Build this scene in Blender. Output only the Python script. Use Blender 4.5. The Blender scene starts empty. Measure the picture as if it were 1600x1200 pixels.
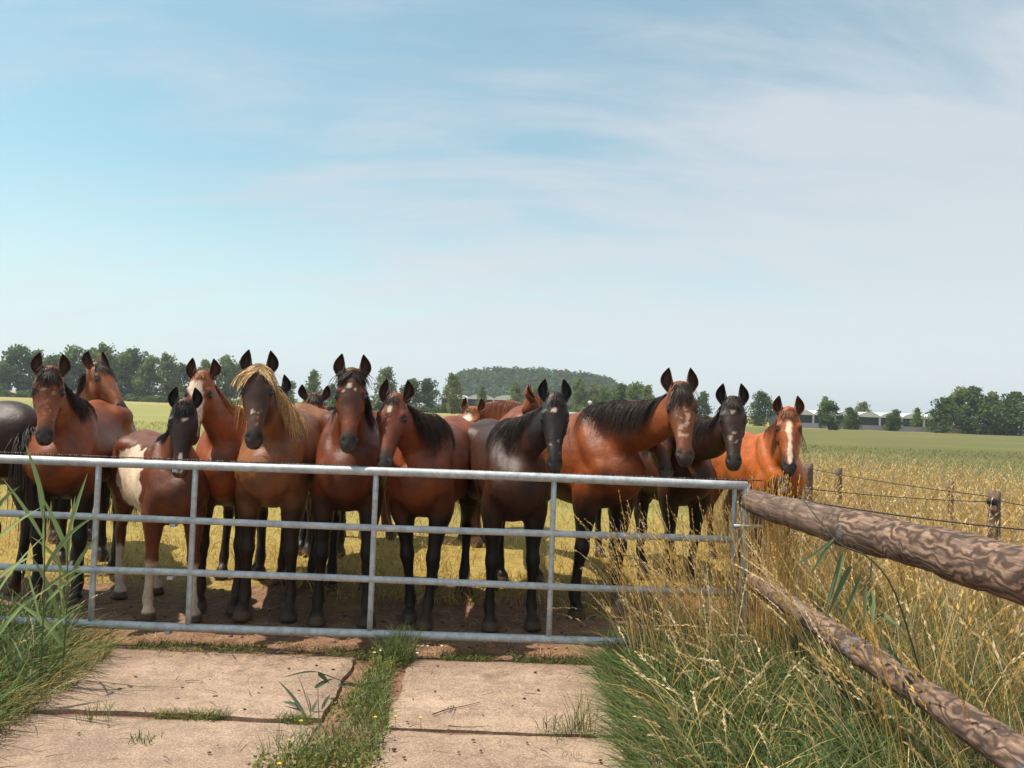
import bpy, math, random
import numpy as np
from mathutils import Vector, Matrix

rng = np.random.default_rng(7)
random.seed(7)
scene = bpy.context.scene
COL = scene.collection

# ------------------------------------------------------------------ camera
CAM_H = 1.65
FPX = 1200.0                      # focal length in pixels of the 1600 px wide photograph
PITCH = math.atan(37.0 / FPX)     # horizon lies 37 px below the picture centre
ROLL = math.atan(0.036)           # the whole picture leans slightly clockwise
cam_data = bpy.data.cameras.new('camera')
cam = bpy.data.objects.new('camera', cam_data)
COL.objects.link(cam)
cam_data.sensor_fit = 'HORIZONTAL'
cam_data.sensor_width = 36.0
cam_data.lens = 36.0 * FPX / 1600.0
cam_data.clip_start = 0.05
cam_data.clip_end = 6000.0
cam.matrix_world = (Matrix.Translation((0, 0, CAM_H)) @ Matrix.Rotation(math.pi / 2 + PITCH, 4, 'X')
                    @ Matrix.Rotation(ROLL, 4, 'Z'))
scene.camera = cam

# ------------------------------------------------------------------ sun and sky
SUN_EL = math.radians(61.0)
SUN_AZ = math.radians(176.0)      # direction to the sun, counted from +X towards +Y: high on the left, hardly behind the herd
sun_dir = Vector((math.cos(SUN_AZ) * math.cos(SUN_EL), math.sin(SUN_AZ) * math.cos(SUN_EL), math.sin(SUN_EL)))
sun_data = bpy.data.lights.new('sun', 'SUN')
sun_data.energy = 4.6
sun_data.angle = math.radians(0.6)
sun_data.color = (1.0, 0.93, 0.82)
sun = bpy.data.objects.new('sun', sun_data)
COL.objects.link(sun)
sun.rotation_euler = sun_dir.to_track_quat('Z', 'Y').to_euler()
sun.location = sun_dir * 60

world = bpy.data.worlds.new('World')
scene.world = world
world.use_nodes = True
wn, wl = world.node_tree.nodes, world.node_tree.links
wn.clear()
w_out = wn.new('ShaderNodeOutputWorld')
w_bg = wn.new('ShaderNodeBackground')
w_sky = wn.new('ShaderNodeTexSky')
w_sky.sky_type = 'NISHITA'
w_sky.sun_disc = False
w_sky.sun_elevation = SUN_EL
w_sky.sun_rotation = math.atan2(sun_dir.x, sun_dir.y)
w_sky.altitude = 0.0
w_sky.air_density = 1.0
w_sky.dust_density = 0.8
w_sky.ozone_density = 1.0
w_bg.inputs['Strength'].default_value = 0.13
w_tint = wn.new('ShaderNodeMix'); w_tint.data_type = 'RGBA'; w_tint.blend_type = 'MULTIPLY'
w_tint.inputs['Factor'].default_value = 1.0
w_tint.inputs[7].default_value = (0.74, 1.08, 0.89, 1)
wl.new(w_sky.outputs[0], w_tint.inputs[6])
# thin cirrus: stretched noise on a flat cloud deck (direction divided by its height)
w_geo = wn.new('ShaderNodeTexCoord')
w_sep = wn.new('ShaderNodeSeparateXYZ')
wl.new(w_geo.outputs['Generated'], w_sep.inputs[0])
def wmath(op, a, b=None, c=None, clamp=False):
    n = wn.new('ShaderNodeMath'); n.operation = op; n.use_clamp = clamp
    for i, v in enumerate((a, b, c)):
        if v is None: continue
        if isinstance(v, (int, float)): n.inputs[i].default_value = v
        else: wl.new(v, n.inputs[i])
    return n.outputs[0]
w_h = wmath('ADD', wmath('MAXIMUM', w_sep.outputs[2], 0.0), 0.34)
w_u = wmath('DIVIDE', w_sep.outputs[0], w_h)
w_v = wmath('DIVIDE', w_sep.outputs[1], w_h)
w_comb = wn.new('ShaderNodeCombineXYZ')
wl.new(w_u, w_comb.inputs[0]); wl.new(w_v, w_comb.inputs[1])
def wnoise(scale, detail, rough, dist, rot, sc, loc):
    mp = wn.new('ShaderNodeMapping')
    mp.inputs['Rotation'].default_value = (0, 0, math.radians(rot))
    mp.inputs['Scale'].default_value = sc
    mp.inputs['Location'].default_value = loc
    wl.new(w_comb.outputs[0], mp.inputs[0])
    n = wn.new('ShaderNodeTexNoise')
    n.inputs['Scale'].default_value = scale
    n.inputs['Detail'].default_value = detail
    n.inputs['Roughness'].default_value = rough
    n.inputs['Distortion'].default_value = dist
    wl.new(mp.outputs[0], n.inputs['Vector'])
    return n.outputs['Fac']
CLOUD_SHIFT = (0.3, 0.0, 0.0)
n_big = wnoise(0.95, 2.0, 0.5, 0.2, -24, (1.0, 1.5, 1), CLOUD_SHIFT)
n_mid = wnoise(2.6, 6.0, 0.6, 0.5, -30, (0.55, 1.7, 1), (2.3, 1.1, 0))
n_fine = wnoise(9.0, 5.0, 0.6, 0.5, -36, (0.35, 1.7, 1), (5.0, 3.0, 0))
side = wmath('MULTIPLY', w_sep.outputs[0], 0.40)                      # the veil is thicker to the right
cl = wmath('ADD', wmath('MULTIPLY', n_big, 1.0), wmath('MULTIPLY', n_mid, 1.0))
cl = wmath('ADD', cl, wmath('MULTIPLY', n_fine, 0.34))
cl = wmath('ADD', cl, side)
w_ramp = wn.new('ShaderNodeMapRange')
w_ramp.interpolation_type = 'SMOOTHSTEP'
w_ramp.inputs['From Min'].default_value = 0.86
w_ramp.inputs['From Max'].default_value = 1.42
w_ramp.inputs['To Min'].default_value = 0.22
w_ramp.inputs['To Max'].default_value = 0.90
wl.new(cl, w_ramp.inputs['Value'])
w_mix = wn.new('ShaderNodeMix'); w_mix.data_type = 'RGBA'
w_mix.inputs[7].default_value = (3.85, 4.12, 4.42, 1)
wl.new(w_ramp.outputs[0], w_mix.inputs[0])
wl.new(w_tint.outputs[2], w_mix.inputs[6])
w_low = wn.new('ShaderNodeMapRange'); w_low.interpolation_type = 'SMOOTHSTEP'     # milky air low over the land
w_low.inputs['From Min'].default_value = 0.30; w_low.inputs['From Max'].default_value = -0.02
w_low.inputs['To Max'].default_value = 0.92
wl.new(w_sep.outputs[2], w_low.inputs['Value'])
w_mix2 = wn.new('ShaderNodeMix'); w_mix2.data_type = 'RGBA'
w_mix2.inputs[7].default_value = (4.55, 4.95, 5.15, 1)
wl.new(w_low.outputs[0], w_mix2.inputs[0])
wl.new(w_mix.outputs[2], w_mix2.inputs[6])
wl.new(w_mix2.outputs[2], w_bg.inputs['Color'])
wl.new(w_bg.outputs[0], w_out.inputs[0])

scene.view_settings.view_transform = 'Standard'
scene.view_settings.look = 'None'
scene.view_settings.exposure = 0.45
scene.view_settings.gamma = 1.0
scene.cycles.max_bounces = 6
scene.cycles.transparent_max_bounces = 6
scene.cycles.use_denoising = True

# ------------------------------------------------------------------ helpers
def ray(px, py):
    """world direction (unit depth along +Y before pitch) of a photograph pixel"""
    u, v = (px - 800.0) / FPX, -(py - 600.0) / FPX
    c, s = math.cos(ROLL), math.sin(ROLL)
    x, z = u * c - v * s, u * s + v * c
    y = 1.0
    cp, sp = math.cos(PITCH), math.sin(PITCH)
    return np.array([x, y * cp - z * sp, y * sp + z * cp])
def on_ground(px, py, z=0.0):
    d = ray(px, py)
    return np.array([0, 0, CAM_H]) + d * ((z - CAM_H) / d[2])
def at_depth(px, py, Y):
    d = ray(px, py)
    return np.array([0, 0, CAM_H]) + d * (Y / d[1])

def tag(o, label=None, cat=None, group=None, kind=None):
    if label: o['label'] = label
    if cat: o['category'] = cat
    if group: o['group'] = group
    if kind: o['kind'] = kind
    return o
def empty(name, loc=(0, 0, 0), rz=0.0):
    o = bpy.data.objects.new(name, None)
    o.empty_display_size = 0.2
    COL.objects.link(o)
    o.location = tuple(loc); o.rotation_euler = (0, 0, rz)
    return o
def np_mesh(name, V, faces, mat=None, parent=None, smooth=True, colors=None, link=True):
    """faces: an (n,3) or (n,4) int array, or a list of such arrays"""
    if not isinstance(faces, (list, tuple)): faces = [faces]
    faces = [np.asarray(f, dtype=np.int32) for f in faces if len(f)]
    V = np.asarray(V, dtype=np.float32)
    me = bpy.data.meshes.new(name)
    me.vertices.add(len(V)); me.vertices.foreach_set('co', V.ravel())
    nl = sum(f.size for f in faces); nf = sum(len(f) for f in faces)
    me.loops.add(nl); me.polygons.add(nf)
    me.loops.foreach_set('vertex_index', np.concatenate([f.ravel() for f in faces]))
    tot = np.concatenate([np.full(len(f), f.shape[1], dtype=np.int32) for f in faces])
    start = np.concatenate([[0], np.cumsum(tot)[:-1]]).astype(np.int32)
    me.polygons.foreach_set('loop_start', start)
    me.polygons.foreach_set('loop_total', tot)
    me.polygons.foreach_set('use_smooth', np.full(nf, smooth, dtype=bool))
    if colors is not None:
        ca = me.color_attributes.new('tint', 'FLOAT_COLOR', 'POINT')
        c4 = np.ones((len(V), 4), dtype=np.float32); c4[:, :3] = colors
        ca.data.foreach_set('color', c4.ravel())
    me.update(calc_edges=True); me.validate()
    if mat: me.materials.append(mat)
    o = bpy.data.objects.new(name, me)
    if link: COL.objects.link(o)
    if parent: o.parent = parent
    return o
def smooth01(e0, e1, x):
    t = np.clip((x - e0) / (e1 - e0), 0, 1)
    return t * t * (3 - 2 * t)
def unit(v):
    v = np.asarray(v, float)
    return v / (np.linalg.norm(v, axis=-1, keepdims=True) + 1e-12)

# value noise in numpy for shapes and colour patches
_perm = np.random.default_rng(3).random((64, 64, 64)).astype(np.float32)
def vnoise(P, scale=1.0):
    P = np.asarray(P, float) * scale + 100.0
    i = np.floor(P).astype(int); f = P - i; f = f * f * (3 - 2 * f)
    r = 0
    for dx in (0, 1):
        for dy in (0, 1):
            for dz in (0, 1):
                w = (f[..., 0] if dx else 1 - f[..., 0]) * (f[..., 1] if dy else 1 - f[..., 1]) * (f[..., 2] if dz else 1 - f[..., 2])
                r = r + w * _perm[(i[..., 0] + dx) % 64, (i[..., 1] + dy) % 64, (i[..., 2] + dz) % 64]
    return r
def fbm(P, scale=1.0, oct=3):
    r = 0; a = 0.5; t = 0
    for k in range(oct):
        r = r + a * vnoise(P, scale * 2 ** k); t += a; a *= 0.5
    return r / t

# shader helper
class NT:
    def __init__(self, name):
        self.m = bpy.data.materials.new(name); self.m.use_nodes = True
        self.n, self.l = self.m.node_tree.nodes, self.m.node_tree.links
        self.n.clear()
        self.out = self.n.new('ShaderNodeOutputMaterial')
    def node(self, t, **kw):
        n = self.n.new(t)
        for k, v in kw.items(): setattr(n, k, v)
        return n
    def put(self, sock, v):
        if v is None: return
        if hasattr(v, 'is_output'): self.l.new(v, sock)
        elif isinstance(v, (tuple, list)) and len(v) == 3 and sock.type == 'RGBA': sock.default_value = (*v, 1)
        else: sock.default_value = v
    def bsdf(self, color, rough=0.6, spec=0.4, metal=0.0, normal=None, **extra):
        b = self.node('ShaderNodeBsdfPrincipled')
        self.put(b.inputs['Base Color'], color); self.put(b.inputs['Roughness'], rough)
        self.put(b.inputs['Specular IOR Level'], spec); self.put(b.inputs['Metallic'], metal)
        if normal is not None: self.put(b.inputs['Normal'], normal)
        for k, v in extra.items(): self.put(b.inputs[k.replace('_', ' ')], v)
        return b
    def finish(self, shader):
        self.l.new(shader.outputs[0] if hasattr(shader, 'outputs') else shader, self.out.inputs['Surface']); return self.m
    def coords(self, kind='Object', scale=(1, 1, 1), rot=(0, 0, 0), loc=(0, 0, 0)):
        if kind == 'Position': s = self.node('ShaderNodeNewGeometry').outputs['Position']
        else: s = self.node('ShaderNodeTexCoord').outputs[kind]
        mp = self.node('ShaderNodeMapping')
        mp.inputs['Scale'].default_value = scale; mp.inputs['Rotation'].default_value = rot; mp.inputs['Location'].default_value = loc
        self.l.new(s, mp.inputs[0]); return mp.outputs[0]
    def noise(self, vec, scale=5, detail=4, rough=0.55, dist=0.0, color=False):
        n = self.node('ShaderNodeTexNoise')
        n.inputs['Scale'].default_value = scale; n.inputs['Detail'].default_value = detail
        n.inputs['Roughness'].default_value = rough; n.inputs['Distortion'].default_value = dist
        if vec is not None: self.l.new(vec, n.inputs['Vector'])
        return n.outputs['Color' if color else 'Fac']
    def ramp(self, fac, stops, interp='LINEAR'):
        r = self.node('ShaderNodeValToRGB'); r.color_ramp.interpolation = interp
        el = r.color_ramp.elements
        while len(el) < len(stops): el.new(0.5)
        for e, (p, c) in zip(el, stops):
            e.position = p; e.color = (*c, 1) if len(c) == 3 else c
        self.l.new(fac, r.inputs[0]); return r.outputs[0]
    def mix(self, fac, a, b, mode='MIX'):
        m = self.node('ShaderNodeMix', data_type='RGBA', blend_type=mode)
        self.put(m.inputs[0], fac); self.put(m.inputs[6], a); self.put(m.inputs[7], b)
        return m.outputs[2]
    def math(self, op, a, b=None, c=None, clamp=False):
        m = self.node('ShaderNodeMath', operation=op, use_clamp=clamp)
        for i, v in enumerate((a, b, c)): self.put(m.inputs[i], v)
        return m.outputs[0]
    def mrange(self, v, a, b, c=0.0, d=1.0):
        m = self.node('ShaderNodeMapRange')
        self.l.new(v, m.inputs[0])
        for i, x in enumerate((a, b, c, d)): m.inputs[i + 1].default_value = x
        return m.outputs[0]
    def bump(self, h, strength=0.3, dist=0.01):
        b = self.node('ShaderNodeBump'); b.inputs['Strength'].default_value = strength; b.inputs['Distance'].default_value = dist
        self.l.new(h, b.inputs['Height']); return b.outputs[0]
    def attr(self, name='tint'):
        return self.node('ShaderNodeAttribute', attribute_name=name).outputs['Color']
# ------------------------------------------------------------------ ground
def ground_material():
    N = NT('meadow_ground')
    pos = N.coords('Position')
    sep = N.node('ShaderNodeSeparateXYZ'); N.l.new(pos, sep.inputs[0])
    x, y = sep.outputs[0], sep.outputs[1]
    n1 = N.noise(pos, 0.9, 4, 0.6); n2 = N.noise(pos, 6.0, 5, 0.65); n3 = N.noise(pos, 34.0, 4, 0.7)
    far = N.noise(N.coords('Position', (0.05, 0.16, 1)), 1.0, 5, 0.6)
    dirt = N.ramp(N.math('ADD', N.math('MULTIPLY', n2, 0.6), N.math('MULTIPLY', n3, 0.4)),
                  [(0.25, (0.12, 0.062, 0.038)), (0.5, (0.25, 0.135, 0.084)), (0.62, (0.33, 0.195, 0.12)), (0.8, (0.45, 0.30, 0.17))])
    straw = N.ramp(N.math('ADD', N.math('MULTIPLY', n2, 0.5), N.math('MULTIPLY', n3, 0.5)),
                   [(0.25, (0.12, 0.085, 0.025)), (0.5, (0.34, 0.235, 0.062)), (0.75, (0.50, 0.37, 0.12))])
    green = N.ramp(far, [(0.25, (0.20, 0.205, 0.060)), (0.5, (0.285, 0.265, 0.085)), (0.75, (0.36, 0.315, 0.115))])
    dgreen = N.ramp(far, [(0.25, (0.105, 0.108, 0.036)), (0.55, (0.148, 0.142, 0.050)), (0.8, (0.22, 0.19, 0.076))])
    right = N.mrange(N.math('DIVIDE', x, N.math('MAXIMUM', y, 1.0)), 0.18, 0.34)
    field = N.mix(right, green, dgreen)
    field = N.mix(N.mrange(n3, 0.3, 0.7, 0.0, 0.35), field, (0.08, 0.085, 0.02))
    yy = N.math('ADD', y, N.math('MULTIPLY', N.math('SUBTRACT', n1, 0.5), 5.0))
    c = N.mix(N.mrange(yy, 6.4, 7.3), dirt, straw)
    c = N.mix(N.mrange(yy, 8.5, 15.0), c, field)
    # dry strip where the meadow ends
    c = N.mix(N.mrange(N.math('ADD', y, N.math('MULTIPLY', far, 20.0)), 128, 150, 0, 0.7), c, (0.36, 0.27, 0.10))
    b = N.bsdf(c, 0.9, 0.15, normal=N.bump(N.math('ADD', n2, N.math('MULTIPLY', n3, 0.6)), 0.8, 0.04))
    return N.finish(b)
def spaced(breaks):
    out = []
    for a, b, st in breaks: out.append(np.arange(a, b, st))
    return np.concatenate(out + [[breaks[-1][1]]])
gx = np.concatenate([-spaced([(0, 5, .1), (5, 12, .4), (12, 60, 3), (60, 400, 30), (400, 2000, 200)])[::-1][:-1],
                     spaced([(0, 5, .1), (5, 12, .4), (12, 60, 3), (60, 400, 30), (400, 2000, 200)])])
gy = spaced([(-60, -6, 6), (-6, 2, .5), (2, 9, .1), (9, 20, .4), (20, 80, 3), (80, 400, 20), (400, 2600, 200)])
GX, GY = np.meshgrid(gx, gy, indexing='ij')
def slab_zone(x, y): return (x > -2.9) & (x < 1.15) & (y < 4.98)
def ground_z(x, y):
    P = np.stack([x, y, 0 * x], -1)
    z = 0.05 * (fbm(P, 1.2, 3) - 0.5) + 0.03 * (fbm(P + 9, 6.0, 2) - 0.5)
    z = np.where((y > 2) & (y < 20), z, z * 0.3)
    return np.where(slab_zone(x, y), -0.004 + 0.2 * z.clip(-0.02, 0.02), z)
GZ = ground_z(GX, GY)
I = np.arange(GX.size).reshape(GX.shape)
gq = np.stack([I[:-1, :-1], I[1:, :-1], I[1:, 1:], I[:-1, 1:]], -1).reshape(-1, 4)
tag(np_mesh('ground', np.stack([GX, GY, GZ], -1).reshape(-1, 3), gq, ground_material()), kind='structure')

# ------------------------------------------------------------------ concrete track of four slabs
def sepy(N, p):
    q = N.node('ShaderNodeSeparateXYZ'); N.l.new(p, q.inputs[0]); return q.outputs[1]
def concrete_material():
    N = NT('worn_concrete')
    p = N.coords('Position')
    n1 = N.noise(p, 1.6, 5, 0.6); n2 = N.noise(p, 9, 7, 0.78); n3 = N.noise(p, 90, 3, 0.75)
    streak = N.noise(N.coords('Position', (0.7, 9, 1)), 1.2, 4, 0.6)
    c = N.ramp(n1, [(0.30, (0.26, 0.172, 0.120)), (0.5, (0.37, 0.252, 0.175)), (0.70, (0.47, 0.330, 0.235))])
    c = N.mix(N.mrange(streak, 0.48, 0.75, 0.0, 0.40), c, (0.15, 0.100, 0.075))
    c = N.mix(N.mrange(n2, 0.46, 0.66, 0.0, 0.70), c, (0.175, 0.115, 0.084))
    c = N.mix(N.mrange(n3, 0.50, 0.64, 0.0, 0.6), c, (0.15, 0.10, 0.075))
    c = N.mix(N.mrange(N.noise(p, 0.9, 6, 0.75, 0.8), 0.50, 0.66, 0.0, 0.42), c, (0.19, 0.135, 0.10))
    c = N.mix(N.mrange(N.math('ADD', sepy(N, p), N.math('MULTIPLY', n2, 0.5)), 4.95, 5.25, 0.0, 0.75), c, (0.17, 0.10, 0.065))
    c = N.mix(N.mrange(n3, 0.48, 0.36, 0.0, 0.40), c, (0.60, 0.46, 0.34))
    c = N.mix(N.mrange(N.noise(p, 3.3, 6, 0.7, 0.6), 0.56, 0.70, 0.0, 0.55), c, (0.14, 0.094, 0.07))
    c = N.mix(N.mrange(N.noise(N.coords('Position', (5, .6, 1), (0, 0, .12)), 1.3, 4, 0.6), 0.56, 0.72, 0.0, 0.35), c, (0.25, 0.18, 0.135))
    v = N.node('ShaderNodeTexVoronoi'); v.inputs['Scale'].default_value = 70; N.l.new(p, v.inputs['Vector'])
    c = N.mix(N.mrange(v.outputs['Distance'], 0.05, 0.25, 0.6, 0.0), c, N.mix(N.mrange(n3, .4, .6), (0.12, 0.085, 0.06), (0.55, 0.44, 0.34)))
    b = N.bsdf(c, 0.88, 0.2, normal=N.bump(N.math('ADD', N.math('MULTIPLY', n2, 0.7), N.math('MULTIPLY', n3, 0.5)), 0.6, 0.012))
    return N.finish(b)
M_CONC = concrete_material()
track = tag(empty('concrete_track', (0, 4, 0)), kind='structure')
def slab(x0, x1, y0, y1, top, sd):
    nx, ny = 34, 34
    X, Yg = np.meshgrid(np.linspace(0, 1, nx), np.linspace(0, 1, ny), indexing='ij')
    px = x0 + (x1 - x0) * X; py = y0 + (y1 - y0) * Yg
    edge = np.minimum(np.minimum(X, 1 - X) * (x1 - x0), np.minimum(Yg, 1 - Yg) * (y1 - y0))
    jit = np.where(edge < 0.01, 1.0, 0)
    P = np.stack([px, py, 0 * px + sd], -1)
    nx_ = fbm(P, 5, 3) - 0.5; ny_ = fbm(P + 5, 5, 3) - 0.5
    px = px + jit * nx_ * 0.07; py = py + jit * ny_ * 0.05
    z = top + 0.014 * (fbm(P, 1.5, 3) - 0.5) - 0.012 * smooth01(0.06, 0.0, edge)
    V = np.stack([px, py - 4, z], -1).reshape(-1, 3)
    I = np.arange(nx * ny).reshape(nx, ny)
    q = np.stack([I[:-1, :-1], I[1:, :-1], I[1:, 1:], I[:-1, 1:]], -1).reshape(-1, 4)
    rim = np.concatenate([I[:, 0], I[-1, 1:], I[-2::-1, -1], I[0, -2:0:-1]])
    B = V[rim].copy(); B[:, 2] = -0.14
    n0 = len(V); m = len(rim)
    k = np.arange(m); k2 = (k + 1) % m
    sq = np.stack([rim[k2], rim[k], n0 + k, n0 + k2], -1)[:, ::-1]
    np_mesh('slab', np.concatenate([V, B]), np.concatenate([q, sq]), M_CONC, track, False)
slab(-2.78, -0.93, 3.99, 4.97, 0.030, 1)
slab(-2.85, -0.93, 1.20, 3.945, 0.022, 2)
slab(-0.58, 1.05, 3.93, 4.99, 0.026, 3)
slab(-0.58, 1.05, 1.20, 3.905, 0.020, 4)

# ------------------------------------------------------------------ galvanised gate
def steel_material():
    N = NT('galvanised_steel')
    p = N.coords('Object')
    n = N.noise(p, 22, 4, 0.65); n2 = N.noise(p, 130, 3, 0.6)
    c = N.ramp(n, [(0.3, (0.34, 0.35, 0.36)), (0.55, (0.50, 0.51, 0.52)), (0.8, (0.64, 0.645, 0.65))])
    c = N.mix(N.mrange(N.noise(p, 5, 5, 0.7), 0.60, 0.75, 0.0, 0.5), c, (0.24, 0.17, 0.11))
    b = N.bsdf(c, N.mrange(n2, 0.3, 0.7, 0.45, 0.65), 0.5, 0.30, normal=N.bump(n2, 0.25, 0.003))
    return N.finish(b)
M_STEEL = steel_material()
def tube_between(p0, p1, r, sides=14, rings=2, caps=True, noise=0.0, seed=0, r1=None, sag=0.0):
    p0, p1 = np.asarray(p0, float), np.asarray(p1, float)
    w = unit(p1 - p0)
    ref = np.array([0, 0, 1.0]) if abs(w[2]) < 0.9 else np.array([1.0, 0, 0])
    u = unit(np.cross(w, ref)); v = np.cross(u, w)
    t = np.linspace(0, 1, rings)
    a = np.arange(sides) * 2 * math.pi / sides
    cen = p0 + (p1 - p0) * t[:, None]; cen[:, 2] -= sag * 4 * t * (1 - t)
    rr = r + ((r1 if r1 is not None else r) - r) * t
    R = np.repeat(rr[:, None], sides, 1)
    dirs = np.cos(a)[:, None] * u + np.sin(a)[:, None] * v
    V = cen[:, None, :] + R[..., None] * dirs[None]
    if noise:
        nn = fbm(V + seed * 3.1, 3.0, 3) - 0.5
        n2 = fbm(V + seed * 1.7, 16.0, 2) - 0.5
        V = V + dirs[None] * (noise * 2.0 * nn + noise * 0.7 * n2)[..., None]
        V = V + (noise * 2.2 * (fbm(cen + seed, 0.9, 2) - 0.5))[:, None, None] * v
    I = np.arange(rings * sides).reshape(rings, sides)
    q = np.stack([I[:-1], np.roll(I[:-1], -1, 1), np.roll(I[1:], -1, 1), I[1:]], -1).reshape(-1, 4)
    V = V.reshape(-1, 3); F = [q[:, ::-1] if False else q]
    if caps:
        n0 = len(V)
        V = np.concatenate([V, cen[:1], cen[-1:]])
        k = np.arange(sides); k2 = (k + 1) % sides
        F.append(np.stack([I[0][k2], I[0][k], np.full(sides, n0)], -1))
        F.append(np.stack([I[-1][k], I[-1][k2], np.full(sides, n0 + 1)], -1))
    return V, F
GY_ = 5.09
gate = empty('field_gate', (0, GY_, 0))
tag(gate, 'wide galvanised tubular steel gate across the front of the horses', 'gate')
rail_z = [at_depth(590, p, GY_)[2] for p in (737.5, 824, 906, 990.5)]
rail_r = [0.0285, 0.0225, 0.0225, 0.027]
xr = at_depth(1166, 800, GY_)[0]; xl = at_depth(-70, 800, GY_)[0]
RAILS = []
for z, r in zip(rail_z, rail_r):
    V, F = tube_between((xl, 0, z), (xr, 0, z), r, 16, 24)
    V[:, 2] += 0.004 * np.sin(V[:, 0] * 1.3 + z * 7)
    RAILS.append(np_mesh('rail', V, F, M_STEEL, gate))
for px in (-70, 155, 306, 588, 866, 1166):
    top = at_depth(px, 735 + (px - 590) * 0.036, GY_)
    V, F = tube_between((top[0], 0.0, rail_z[3] if px not in (-70, 1166) else rail_z[3] - 0.02), (top[0], 0.0, rail_z[0]), 0.0185 if px not in (-70, 1166) else 0.026, 14, 6)
    np_mesh('upright', V, F, M_STEEL, gate)
xi = at_depth(1147, 800, GY_)[0]
V, F = tube_between((xi, 0.0, rail_z[2]), (xi, 0.0, rail_z[0]), 0.016, 12, 4); np_mesh('upright', V, F, M_STEEL, gate)
V, F = tube_between((xi - 0.01, -0.03, rail_z[1] + 0.10), (xr + 0.10, -0.03, rail_z[1] + 0.10), 0.013, 10, 3); np_mesh('latch_bar', V, F, M_STEEL, gate)
def box_mesh(c, s, rot=0.0):
    c = np.array(c, float); s = np.array(s, float) / 2
    B = np.array([(x, y, z) for x in (-1, 1) for y in (-1, 1) for z in (-1, 1)], float) * s
    if rot:
        cr, sr = math.cos(rot), math.sin(rot)
        B = np.stack([B[:, 0] * cr - B[:, 1] * sr, B[:, 0] * sr + B[:, 1] * cr, B[:, 2]], 1)
    return B + c, np.array([(0, 1, 3, 2), (4, 6, 7, 5), (0, 4, 5, 1), (2, 3, 7, 6), (0, 2, 6, 4), (1, 5, 7, 3)])
xb = at_depth(273, 800, GY_)[0]
for z, r, rl_ in zip(rail_z, rail_r, RAILS):
    V, F = box_mesh((xb, -0.005, z - r - 0.008), (0.035, 0.05, 0.02)); np_mesh('bracket', V, F, M_STEEL, rl_, False)

# ------------------------------------------------------------------ timber fence to the right of the gate
def timber_material(name, swirl):
    N = NT(name)
    o = N.coords('Object')
    grain = N.noise(N.coords('Object', (26, 2.2, 26)), 2.0, 5, 0.65)
    base = N.ramp(grain, [(0.28, (0.055, 0.035, 0.026)), (0.5, (0.165, 0.108, 0.080)), (0.72, (0.31, 0.225, 0.175))])
    if swirl:
        d = N.noise(o, 3.2, 3, 0.5, 0.4, color=True)
        mp = N.node('ShaderNodeMix', data_type='VECTOR'); mp.inputs[0].default_value = 0.24
        N.l.new(N.coords('Object', (2.0, 1.0, 2.0)), mp.inputs[4]); N.l.new(d, mp.inputs[5])
        w = N.node('ShaderNodeTexWave', wave_type='RINGS', rings_direction='Y')
        w.inputs['Scale'].default_value = 6.0; w.inputs['Distortion'].default_value = 14.0
        w.inputs['Detail'].default_value = 2.5; w.inputs['Detail Scale'].default_value = 1.4
        N.l.new(mp.outputs[1], w.inputs['Vector'])
        sw = N.ramp(w.outputs['Fac'], [(0.05, (0.045, 0.027, 0.021)), (0.35, (0.135, 0.074, 0.050)), (0.6, (0.25, 0.143, 0.092)), (0.9, (0.33, 0.212, 0.150))])
        sw = N.mix(N.mrange(grain, 0.40, 0.62, 0.65, 0.0), sw, (0.06, 0.042, 0.036))
        sw = N.mix(N.mrange(N.noise(o, 8.5, 3, 0.5), 0.62, 0.68, 0, 0.6), sw, (0.13, 0.165, 0.20))
        geo = N.node('ShaderNodeTexCoord'); sp_ = N.node('ShaderNodeSeparateXYZ'); N.l.new(geo.outputs['Object'], sp_.inputs[0])
        m = N.mrange(N.math('ADD', sp_.outputs[1], N.math('MULTIPLY', N.noise(o, 3, 3), 0.8)), swirl, swirl - 0.12)
        base = N.mix(N.math('MULTIPLY', m, 0.80), base, sw)
    crack = N.noise(N.coords('Object', (40, 1.1, 40)), 2.4, 4, 0.7)
    base = N.mix(N.mrange(crack, 0.60, 0.66, 0.0, 0.8), base, (0.03, 0.022, 0.018))
    base = N.mix(N.mrange(N.noise(o, 9, 4, 0.6), 0.50, 0.66, 0.0, 0.75), base, (0.050, 0.034, 0.028))
    b = N.bsdf(base, 0.85, 0.2, normal=N.bump(grain, 0.5, 0.01))
    return N.finish(b)
def log_between(p0, p1, r, name, mat, label, cat, noise=0.012, rings=70, sides=22, seed=0, r1=None):
    p0, p1 = np.asarray(p0, float), np.asarray(p1, float)
    V, F = tube_between(p0, p1, r, sides, rings, True, noise, seed, r1)
    o = np_mesh(name, V - p0, F, mat)
    o.location = tuple(p0)
    if label: tag(o, label, cat)
    return o
M_LOG = timber_material('weathered_log', -1.05)
M_LOG2 = timber_material('weathered_log_low', -0.75)
M_POST = timber_material('old_post', 0)
tA = at_depth(1172, 783, 5.12); tB = at_depth(1640, 912, 2.15)
bA = at_depth(1172, 905, 5.10); bB = at_depth(1650, 1222, 2.15)
log_between(tA, tB, 0.076, 'timber_rail', M_LOG, 'thick weathered log, upper rail of the timber fence right of the gate', 'fence rail', 0.017, 110, 26, 1, 0.085)
log_between(bA, bB, 0.052, 'timber_rail', M_LOG2, 'thinner pale log, lower rail of the timber fence in the grass', 'fence rail', 0.010, 90, 20, 2, 0.060)
log_between((tA[0] + 0.03, 5.20, -0.15), (tA[0] + 0.03, 5.20, tA[2] + 0.02), 0.085, 'gate_post', M_POST, 'dark wooden post holding the log rails beside the gate', 'post', 0.012, 30, 18, 3)
nearp = tB + np.array([0.16, -0.05, 0])
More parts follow.
